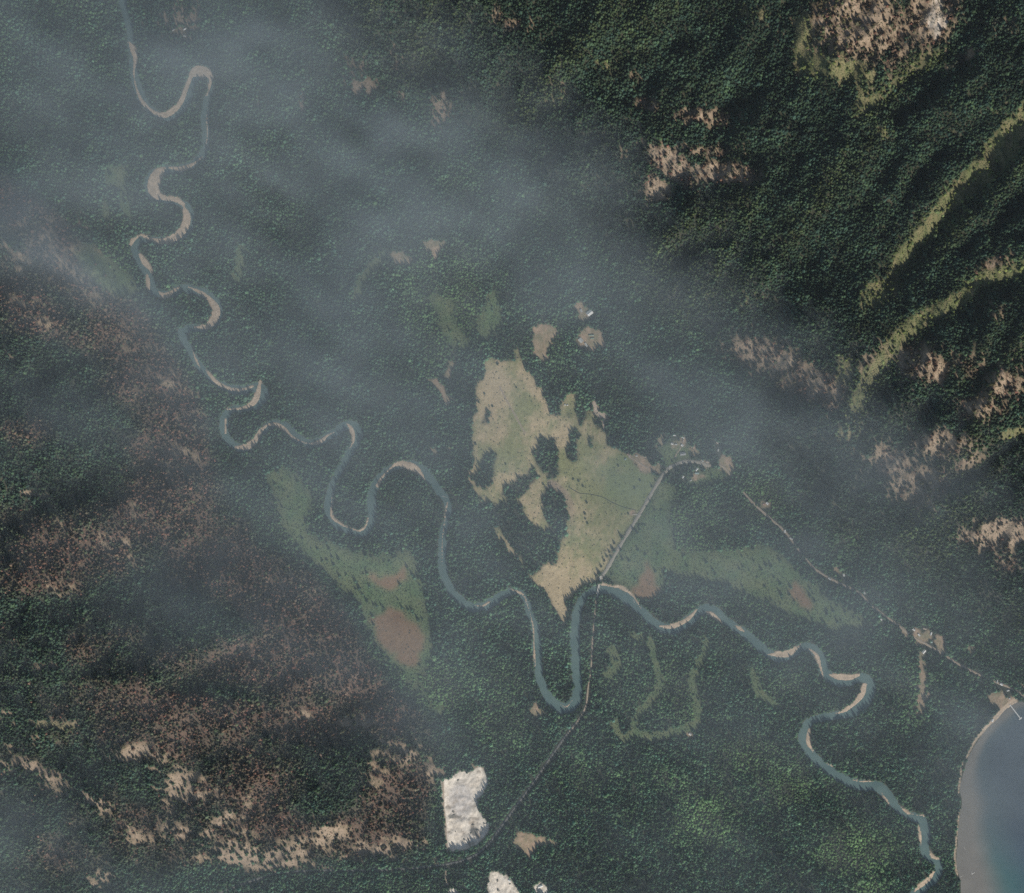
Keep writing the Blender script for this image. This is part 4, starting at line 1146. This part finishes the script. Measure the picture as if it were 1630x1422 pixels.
scatter('shrubs', 'shrub', px, py, sz, sz * .9, tint, -.3)

# ------------------------------------------------------------------ single trees
LEAF_ONE = noisy('dark_foliage', (.026, .046, .028), (.050, .075, .036), .6)
crowns = []
for s in range(3):
    V_, F_ = conifer(50 + s, 5, 12); crowns.append(mesh_py('crown', V_, F_))
rounds = []
for s in range(2):
    V_, F_ = ico_crown(60 + s); rounds.append(mesh_py('crown', V_, F_))
for m_ in crowns + rounds: m_.materials.append(LEAF_ONE)
TR = trunk_mesh('trunk'); TR.materials.append(MAT_BARK)


def tree(name, px, py, dia, h, label, cat, group, rnd=False):
    e = bpy.data.objects.new(name, None); COL.objects.link(e)
    X, Y, Z = P(px, py)
    e.location = (float(X), float(Y), float(Z) - .2)
    e.rotation_euler = (0, 0, random.uniform(0, 6.28))
    e['label'] = label; e['category'] = cat
    if group: e['group'] = group
    c = link('crown', random.choice(rounds if rnd else crowns), None, e); c.scale = (dia, dia, h)
    t = link('trunk', TR, None, e); t.scale = (h, h, h)
    return e


LONE = [(792, 580, 8, 'at the north end of the dry meadow'), (771, 590, 8, 'on the meadow\'s north-west edge'), (784, 647, 7, 'standing alone west of the meadow track'), (757, 707, 8, 'near the west edge of the meadow'),
        (790, 724, 7, 'east of the western grove tip'), (805, 739, 6, 'in the tan part of the lower meadow'), (859, 759, 6, 'just north of the old river arc'), (762, 640, 8, 'at the west edge of the upper meadow'), (771, 627, 6, 'beside the upper west meadow edge'),
        (865, 771, 7, 'at the top of the dark crescent grove'), (921, 766, 7, 'on the old channel west of the ditch'), (928, 774, 7, 'just above the ditch'), (878, 701, 6, 'beside the square grove'), (934, 800, 8, 'in the hedge south of the ditch'), (931, 818, 8, 'in the hedge below the ditch, second from its top'),
        (935, 833, 7, 'in the hedge south of the ditch, fourth down'), (932, 826, 6, 'in the hedge south of the ditch, third down'), (913, 763, 6, 'north-west of the ditch head'), (822, 617, 6, 'beside the northern green patch of the meadow'), (1010, 777, 7, 'in the field west of the gravel road bend'),
        (1019, 765, 7, 'in the field below the village yard'), (984, 742, 7, 'in the field west of the village'), (1042, 812, 7, 'east of the gravel road'), (1000, 818, 6, 'west of the gravel road at the ditch end')]
for x, y, d, wh in LONE:
    tree('round_tree', x, y, d, d * 1.05, 'small dark round tree ' + wh, 'tree', 'lone trees in the meadow', True)
rt = random.Random(9)
cnt = 0
for _ in range(6000):
    x = rt.uniform(800, 1420); y = rt.uniform(1352, 1421)
    if samp(dens, x, y) < .9 or samp(w_lg, x, y) > .5: continue
    tree('conifer_tree', x, y, rt.uniform(11, 15), rt.uniform(24, 34), 'tall dark conifer with a wide crown standing in the dense forest along the bottom edge', 'tree', 'tall conifers of the bottom edge forest')
    cnt += 1
    if cnt >= 230: break
for i, (x, y) in enumerate([(1118, 750), (1090, 742), (1095, 748), (1100, 742), (1088, 750), (1093, 756), (1084, 745), (1099, 752), (1104, 747), (1102, 758)]):
    tree('conifer_tree', x, y, 10, 19, 'dark conifer of the grove inside the village road bend', 'tree', 'conifers of the village grove')
for i, (x, y) in enumerate([(962, 893), (966, 886), (970, 879), (957, 902), (953, 910), (949, 917), (974, 873), (978, 865)]):
    tree('conifer_tree', x, y, 9, 16, 'dark conifer in the row along the west side of the gravel road above the bridge', 'tree', 'conifers along the gravel road')

# ------------------------------------------------------------------ buildings
RM = {}
for k_r, (a_, b_) in ROOFS.items(): RM[k_r] = noisy('roof_' + k_r, a_, b_, .5, .6, .3)
MAT_WALL = noisy('timber_wall', (.28, .22, .16), (.40, .33, .25), .6)
MAT_DOOR = noisy('door_paint', (.12, .08, .06), (.16, .11, .08), 1.0)
MAT_BRICK = noisy('chimney_brick', (.22, .12, .09), (.30, .18, .14), 2.0)
MAT_GLASS = noisy('window_glass', (.03, .04, .05), (.06, .07, .08), .3, .15, .5)


def box(V, F, x0, x1, y0, y1, z0, z1):
    b = len(V)
    V += [(x0, y0, z0), (x1, y0, z0), (x1, y1, z0), (x0, y1, z0), (x0, y0, z1), (x1, y0, z1), (x1, y1, z1), (x0, y1, z1)]
    F += [(b, b + 3, b + 2, b + 1), (b + 4, b + 5, b + 6, b + 7), (b, b + 1, b + 5, b + 4), (b + 1, b + 2, b + 6, b + 5), (b + 2, b + 3, b + 7, b + 6), (b + 3, b, b + 4, b + 7)]


def boxmesh(name, *a):
    V, F = [], []; box(V, F, *a); return mesh_py(name, V, F)


def house(px, py, lp, wp, ang, hh, roof, label, cat):
    name = {'barn': 'barn', 'shed': 'shed', 'house': 'house', 'cabin': 'cabin', 'hut': 'hut', 'boathouse': 'boathouse'}[cat]
    e = bpy.data.objects.new(name, None); COL.objects.link(e)
    X, Y, Z = P(px, py)
    Z = float(max(Z, -2.2)) + .3
    e.location = (float(X), float(Y), Z); e.rotation_euler = (0, 0, math.radians(-ang))
    e['label'] = label; e['category'] = cat
    L, Wd = lp * M / 2, wp * M / 2
    if Wd > L: ridge_y = True
    else: ridge_y = False
    a, b = (L, Wd) if not ridge_y else (Wd, L)
    wh = hh * .6; rz = wh + b * .55
    def sw_(p): return p if not ridge_y else (-p[1], p[0], p[2])
    V = [(-a * .93, -b * .9, -2.5), (a * .93, -b * .9, -2.5), (a * .93, b * .9, -2.5), (-a * .93, b * .9, -2.5), (-a * .93, -b * .9, wh), (a * .93, -b * .9, wh), (a * .93, b * .9, wh), (-a * .93, b * .9, wh), (-a * .93, 0, rz - .45), (a * .93, 0, rz - .45)]
    F = [(0, 1, 5, 4), (2, 3, 7, 6), (1, 2, 6, 9, 5), (3, 0, 4, 8, 7)]
    link('wall', mesh_py('wall', [sw_(p) for p in V], F), MAT_WALL, e)
    t = .3
    ez = wh - .1 * b * .55
    V = [(-a, -b, ez), (a, -b, ez), (a, 0, rz), (-a, 0, rz), (a, b, ez), (-a, b, ez)]
    V += [(x, y, z + t) for x, y, z in V]
    F = [(6, 7, 8, 9), (9, 8, 10, 11), (1, 0, 3, 2), (2, 3, 5, 4), (0, 1, 7, 6), (4, 5, 11, 10), (1, 2, 8, 7), (2, 4, 10, 8), (3, 0, 6, 9), (5, 3, 9, 11)]
    ro = link('roof', mesh_py('roof', [sw_(p) for p in V], F), RM[roof], e)
    V, F = [], []
    box(V, F, -a * 1.0, a * 1.0, -.25, .25, rz + t - .12, rz + t + .14)
    link('ridge_cap', mesh_py('ridge_cap', [sw_(p) for p in V], F), RM['grey'], ro)
    if cat in ('house', 'cabin'):
        V, F = [], []
        box(V, F, a * .35, a * .35 + .9, b * .3, b * .3 + .9, wh, rz + .9)
        link('chimney', mesh_py('chimney', [sw_(p) for p in V], F), MAT_BRICK, ro)
    V, F = [], []
    box(V, F, -.6, .6, -b * .9 - .08, -b * .9 + .05, -.1, min(2.1, wh - .2))
    link('door', mesh_py('door', [sw_(p) for p in V], F), MAT_DOOR, e)
    if L > 3.4 and cat in ('house', 'cabin', 'barn'):
        for q in (-.55, .55):
            for sd_ in (-1, 1):
                V, F = [], []
                y0 = sd_ * b * .9
                box(V, F, q * a - .6, q * a + .6, y0 - .06, y0 + .06, .9, min(2.0, wh - .25))
                link('window', mesh_py('window', [sw_(p) for p in V], F), MAT_GLASS, e)
    return e


for b in B: house(*b)

# ------------------------------------------------------------------ bridge over the river
MAT_CONC = noisy('concrete', (.46, .43, .38), (.60, .57, .50), .6)
MAT_WOOD = noisy('weathered_wood', (.40, .38, .34), (.60, .58, .54), 1.0)
MAT_STEEL = noisy('steel', (.25, .25, .25), (.35, .35, .34), 1.0, .5, .5)
a0 = Vector((*[float(v) for v in P(956.5, 917, 0)[:2]], 1.4)); a1 = Vector((*[float(v) for v in P(949.5, 953, 0)[:2]], 1.4))
br = bpy.data.objects.new('road_bridge', None); COL.objects.link(br)
br['label'] = 'pale single-lane road bridge crossing the river south of the dry meadow'; br['category'] = 'bridge'
mid_ = (a0 + a1) / 2; dv = a1 - a0; LL = dv.length
br.location = (mid_.x, mid_.y, 1.4); br.rotation_euler = (0, 0, math.atan2(dv.y, dv.x))
link('deck', boxmesh('deck', -LL / 2, LL / 2, -3.4, 3.4, -.6, 0), MAT_CONC, br)
for s in (-1, 1):
    rl = link('railing', boxmesh('railing', -LL / 2, LL / 2, s * 3.2 - .15, s * 3.2 + .15, .85, 1.1), MAT_STEEL, br)
    for i in range(13):
        x = -LL / 2 + 1 + i * (LL - 2) / 12
        link('post', boxmesh('post', x - .12, x + .12, s * 3.2 - .12, s * 3.2 + .12, 0, .85), MAT_STEEL, rl)
for x in (-LL * .32, 0, LL * .32): link('pier', boxmesh('pier', x - .7, x + .7, -2.8, 2.8, -8, -.6), MAT_CONC, br)

# ------------------------------------------------------------------ dock with a cross-shaped head
d0 = Vector((*[float(v) for v in P(1607.5, 1122, 0)[:2]], 0)); d1_ = Vector((*[float(v) for v in P(1624, 1143.5, 0)[:2]], 0))
dk = bpy.data.objects.new('dock', None); COL.objects.link(dk)
dk['label'] = 'long narrow white dock with a wide head reaching from the beach into the lake'; dk['category'] = 'dock'
dv = d1_ - d0; LL = dv.length
dk.location = (d0.x, d0.y, -1.3); dk.rotation_euler = (0, 0, math.atan2(dv.y, dv.x))
MAT_DOCK = noisy('bleached_planks', (.62, .62, .58), (.78, .78, .74), 1.2)
np_ = 36
pm = boxmesh('plank', -.62, .62, -1.4, 1.4, 0, .22); pm.materials.append(MAT_DOCK)
for i in range(np_):
    o = link('plank', pm, None, dk); o.location = (.8 + i * (LL - 1.0) / np_, 0, 0); o.scale = (LL / np_ / 1.34, 1, 1)
link('beam', boxmesh('beam', 0, LL, -1.1, -.8, -.4, -.01), MAT_WOOD, dk); link('beam', boxmesh('beam', 0, LL, .8, 1.1, -.4, -.01), MAT_WOOD, dk)
hd = link('dock_head', boxmesh('dock_head', LL, LL + 3.2, -5.2, 5.2, -.1, .3), MAT_DOCK, dk)
for i in range(8):
    for s in (-1, 1): link('pile', boxmesh('pile', i * LL / 7.2 + .2, i * LL / 7.2 + .6, s * 1.5 - .2, s * 1.5 + .2, -6, .7), MAT_WOOD, dk)

# ------------------------------------------------------------------ driftwood and logs
def log(px, py, length, ang, r, label, m=None, fork=False):
    V, F = [], []

    def tube(p0, p1, r0, r1):
        b = len(V); d = (p1 - p0).normalized(); u_ = d.orthogonal().normalized(); w_ = d.cross(u_)
        for p, rr_ in ((p0, r0), ((p0 + p1) / 2 + Vector((0, 0, r0 * .5)), (r0 + r1) / 2), (p1, r1)):
            for k in range(6):
                a = k * 1.0472; V.append(tuple(p + u_ * rr_ * math.cos(a) + w_ * rr_ * math.sin(a)))
        for j in range(2):
            for k in range(6): F.append((b + j * 6 + k, b + j * 6 + (k + 1) % 6, b + (j + 1) * 6 + (k + 1) % 6, b + (j + 1) * 6 + k))
        F.append(tuple(b + k for k in range(5, -1, -1))); F.append(tuple(b + 12 + k for k in range(6)))
    h = length / 2
    tube(Vector((-h, 0, 0)), Vector((h, 0, 0)), r, r * .55)
    if fork: tube(Vector((-h, 0, .2)), Vector((-h + length * .45, length * .62, .3)), r * .8, r * .4)
    for k in range(3):
        x = -h + length * (.3 + .2 * k); s = -1 if k % 2 else 1
        tube(Vector((x, 0, 0)), Vector((x + 1.2, s * 1.8, .9)), r * .35, r * .15)
    o = link('driftwood', mesh_py('driftwood', V, F), m or MAT_WOOD)
    X, Y, Z = P(px, py)
    z = max(float(Z), WATER_Z + .3)
    o.location = (float(X), float(Y), z + r * .4); o.rotation_euler = (0, 0, math.radians(-ang))
    o['label'] = label; o['category'] = 'driftwood'
    return o


MAT_LOG = noisy('bleached_log', (.55, .54, .50), (.74, .73, .68), 1.0)
log(1549, 1390, 12, -35, .9, 'forked white driftwood grounded in the shallows near the lower right corner', MAT_LOG, True)
log(1535.5, 1350.5, 13, 50, .5, 'thin grey log lying in the shallows off the lake shore, upper of two', MAT_WOOD)
log(1530, 1395, 11, -20, .5, 'thin grey log lying where the lower lake beach meets the water', MAT_LOG)
log(1588, 1140.5, 14, 2, .45, 'thin pale log floating off the beach below the dock', MAT_WOOD)
log(708, 791, 18, 12, .6, 'pale log lodged across the river at the bend west of the meadow', MAT_LOG)
log(838, 961, 16, 60, .6, 'pale log jam at the river bend south-west of the meadow tip', MAT_LOG, True)
log(1052, 1008, 14, 30, .6, 'grey snag on the outer bank of the river east of the bridge', MAT_WOOD, True)
log(1009, 957, 12, 70, .6, 'pale log on the north bank just east of the bridge', MAT_LOG)
log(244, 175, 16, 60, .6, 'dark fallen log on the first river bend at top left', MAT_BARK)

# utility mast by the gravel road
X, Y, Z = P(1012, 819.5)
mst = bpy.data.objects.new('sign_gantry', None); COL.objects.link(mst); mst.location = (float(X), float(Y), float(Z))
mst['label'] = 'small pale crossbar structure on two posts beside the gravel road'; mst['category'] = 'structure'
link('crossbar', boxmesh('crossbar', -9, 9, -.5, .5, 4.6, 5.2), MAT_LOG, mst)
for s in (-8, 8): link('post', boxmesh('post', s - .3, s + .3, -.3, .3, -1, 4.6), MAT_WOOD, mst)

# ------------------------------------------------------------------ quarry heaps
def heap(px, py, rad, h, m, label, seed):
    r = random.Random(seed); V, F = [], []; n = 14
    for j, (f, z) in enumerate(((1.0, -.8), (.72, .35), (.4, .75), (.15, .95))):
        for k in range(n):
            a = 6.2832 * k / n; q = rad * f * r.uniform(.84, 1.16)
            V.append((q * math.cos(a) * 1.2, q * math.sin(a) * .8, h * z * r.uniform(.92, 1.08)))
    V.append((0, 0, h))
    for j in range(3):
        for k in range(n): F.append((j * n + k, j * n + (k + 1) % n, (j + 1) * n + (k + 1) % n, (j + 1) * n + k))
    for k in range(n): F.append((3 * n + k, 3 * n + (k + 1) % n, 4 * n))
    o = link('gravel_heap', mesh_py('gravel_heap', V, F), m)
    X, Y, Z = P(px, py); o.location = (float(X), float(Y), float(Z)); o.rotation_euler = (0, 0, r.uniform(0, 3))
    o['label'] = label; o['category'] = 'heap'; o['group'] = 'gravel heaps in the quarry'


MAT_HD = noisy('dark_gravel', (.16, .155, .135), (.26, .25, .22), .5)
MAT_HL = noisy('white_gravel', (.60, .54, .46), (.74, .68, .58), .5)
HEAPS = [(753, 1313, 4.5, 3.5, MAT_HD, 'dark heap at the top of the dark cluster in the quarry\'s lower right'), (760, 1322, 4.5, 3.5, MAT_HD, 'dark heap in the middle of the cluster in the quarry\'s lower right'), (750, 1326, 4, 3, MAT_HD, 'dark heap at the lower left of the quarry cluster'), (758, 1329, 4, 3, MAT_HD, 'dark heap at the bottom of the quarry cluster'),
         (729, 1242, 5, 4, MAT_HD, 'dark heap alone at the top of the quarry'), (722, 1298, 6, 3, MAT_HD, 'long dark heap by the quarry\'s west side, lower of two'), (721, 1292, 5, 2.5, MAT_HD, 'long dark heap by the quarry\'s west side, upper of two'), (725, 1324, 2.5, 2.5, MAT_HD, 'small dark heap alone in the white lower quarry'),
         (772, 1312, 6, 6, MAT_HL, 'white heap at the quarry\'s eastern rim'), (740, 1338, 6, 5, MAT_HL, 'white heap at the quarry\'s southern end'), (792, 1402, 5, 4, MAT_HD, 'dark heap in the upper part of the lower gravel pit'), (793, 1417, 6, 4, MAT_HD, 'dark heap at the bottom edge of the lower gravel pit'), (812, 1408, 5, 5, MAT_HL, 'white heap at the east rim of the lower gravel pit')]
for i, hq in enumerate(HEAPS): heap(*hq, i)

# ------------------------------------------------------------------ haze and smoke
def vol_mat(name, dens_, col_, aniso=0.0):
    m = bpy.data.materials.new(name); m.use_nodes = True
    nt = m.node_tree; nt.nodes.remove(nt.nodes['Principled BSDF'])
    v_ = nt.nodes.new('ShaderNodeVolumePrincipled')
    v_.inputs['Color'].default_value = (*col_, 1); v_.inputs['Density'].default_value = dens_; v_.inputs['Anisotropy'].default_value = aniso
    nt.links.new(v_.outputs[0], nt.nodes['Material Output'].inputs['Volume'])
    return m


HAZE_TAU = 0.032
hx = max(abs(VV[:, 0]).max() if isinstance(VV, np.ndarray) else 0, 11500)
hb = boxmesh('haze', -13000, 13000, -12000, 12000, -260, CAM_Z + 60)
link('haze', hb, vol_mat('haze_air', HAZE_TAU / CAM_Z, (.74, .90, 1.0)), kind='stuff')

# smoke lying in the valley: a closed bank whose depth follows the drifts
SM_RHO = 1.0 / 420
st = 8
sxs = np.arange(-MG, RW - MG - 1, st); sys_ = np.arange(-MG, RH - MG - 1, st)
SX, SY = np.meshgrid(sxs, sys_)


def bl(cx, cy, rx, ry, rot, a):
    c, s = math.cos(math.radians(rot)), math.sin(math.radians(rot))
    u = ((SX - cx) * c + (SY - cy) * s) / rx; v = (-(SX - cx) * s + (SY - cy) * c) / ry
    return a * np.exp(-(u * u + v * v))


D = np.zeros(SX.shape)
for q in [(560, 250, 300, 170, 22, .46), (330, 380, 300, 330, 0, .17), (1230, 800, 300, 190, 30, .10), (420, 60, 130, 120, 0, .35), (900, 480, 330, 190, 38, .12), (470, 190, 260, 200, 10, .14), (520, 560, 300, 220, 0, .20), (150, 150, 260, 190, 0, .24), (830, 300, 140, 100, 40, .15),
          (1050, 440, 120, 60, 20, .09), (1000, 860, 380, 160, 20, .12), (1350, 960, 240, 120, 20, .16), (1150, 640, 160, 120, 30, .11), (120, 430, 170, 45, 20, .36), (40, 330, 110, 80, 0, .24), (640, 740, 330, 160, 20, .14), (600, 1000, 200, 120, 0, .14),
          (380, 880, 150, 180, 0, .12), (300, 980, 120, 90, 20, .07), (0, 1370, 200, 110, 0, .22), (650, 1140, 120, 60, 30, .12), (1560, 1160, 130, 130, 0, .16), (1250, 760, 200, 130, 30, .14), (1200, 1120, 500, 100, 0, .05), (60, 640, 120, 60, 0, .08), (30, 20, 120, 60, 0, .15), (1500, 760, 180, 60, 10, .10)]:
    D = D + bl(*q)
D = D / (1 + .8 * D) + .20 * smooth(60, -60, samp(aNE, SX, SY)) * smooth(60, -40, samp(aSW, SX, SY)) + .042
SN = fbm(150, 951, 5, sx=1.3, sy=.9, gain=.6)[::1, ::1]
sn = samp(SN, SX, SY)
SN2 = samp(fbm(70, 955, 4, gain=.6), SX, SY)
ctr = samp(mNE, SX, SY)
SN3 = samp(rnoise(150, 40, 28, 961) + .5 * rnoise(70, 18, 35, 962) + .3 * rnoise(34, 9, 24, 963), SX, SY)
D = D * np.clip(1 + .55 * sn + .22 * SN2 + .22 * SN3, .1, 3)
# upper right stays clear above the smoke
lineq = (SX - 560) * .62 - (SY + 20) * .78       # positive to the upper right
edge = smooth(170, -30, lineq - 60 * sn)
D = D * edge - .012
D = np.clip(blur(D.astype(np.float32), 1), -.05, None)
SMH = samp(blur(HGT, 12), SX, SY)
topz = SMH + D / SM_RHO + 14 * (D > 0)
botz = np.full(SX.shape, -240.0)
topz = np.maximum(topz, -200)
topz = np.where(D <= 0, np.minimum(SMH - 60, topz - 60), topz)


def grid_pts(zv):
    kk = 1 - zv / CAM_Z
    return np.stack([(SX - W0 / 2) * M * kk, (H0 / 2 - SY) * M * kk, zv], -1).reshape(-1, 3)


Vt = grid_pts(np.maximum(topz, -200)); Vb = grid_pts(botz)
ny_, nx_ = SX.shape
I = np.arange(nx_ * ny_).reshape(ny_, nx_); o_ = nx_ * ny_
Ft = np.stack([I[1:, :-1], I[1:, 1:], I[:-1, 1:], I[:-1, :-1]], -1).reshape(-1, 4)
Fb = Ft[:, ::-1] + o_
side = []
for e in (I[0, :], I[:, -1], I[-1, ::-1], I[::-1, 0]):
    for i in range(len(e) - 1): side.append((e[i], e[i + 1], e[i + 1] + o_, e[i] + o_))
Fs = np.array(side)
me = mesh_np('smoke', np.concatenate([Vt, Vb]), np.concatenate([Ft, Fb, Fs]))
link('smoke', me, vol_mat('smoke_bank', SM_RHO, (.75, .91, 1.0)), kind='stuff')
print('objects', len(bpy.data.objects))
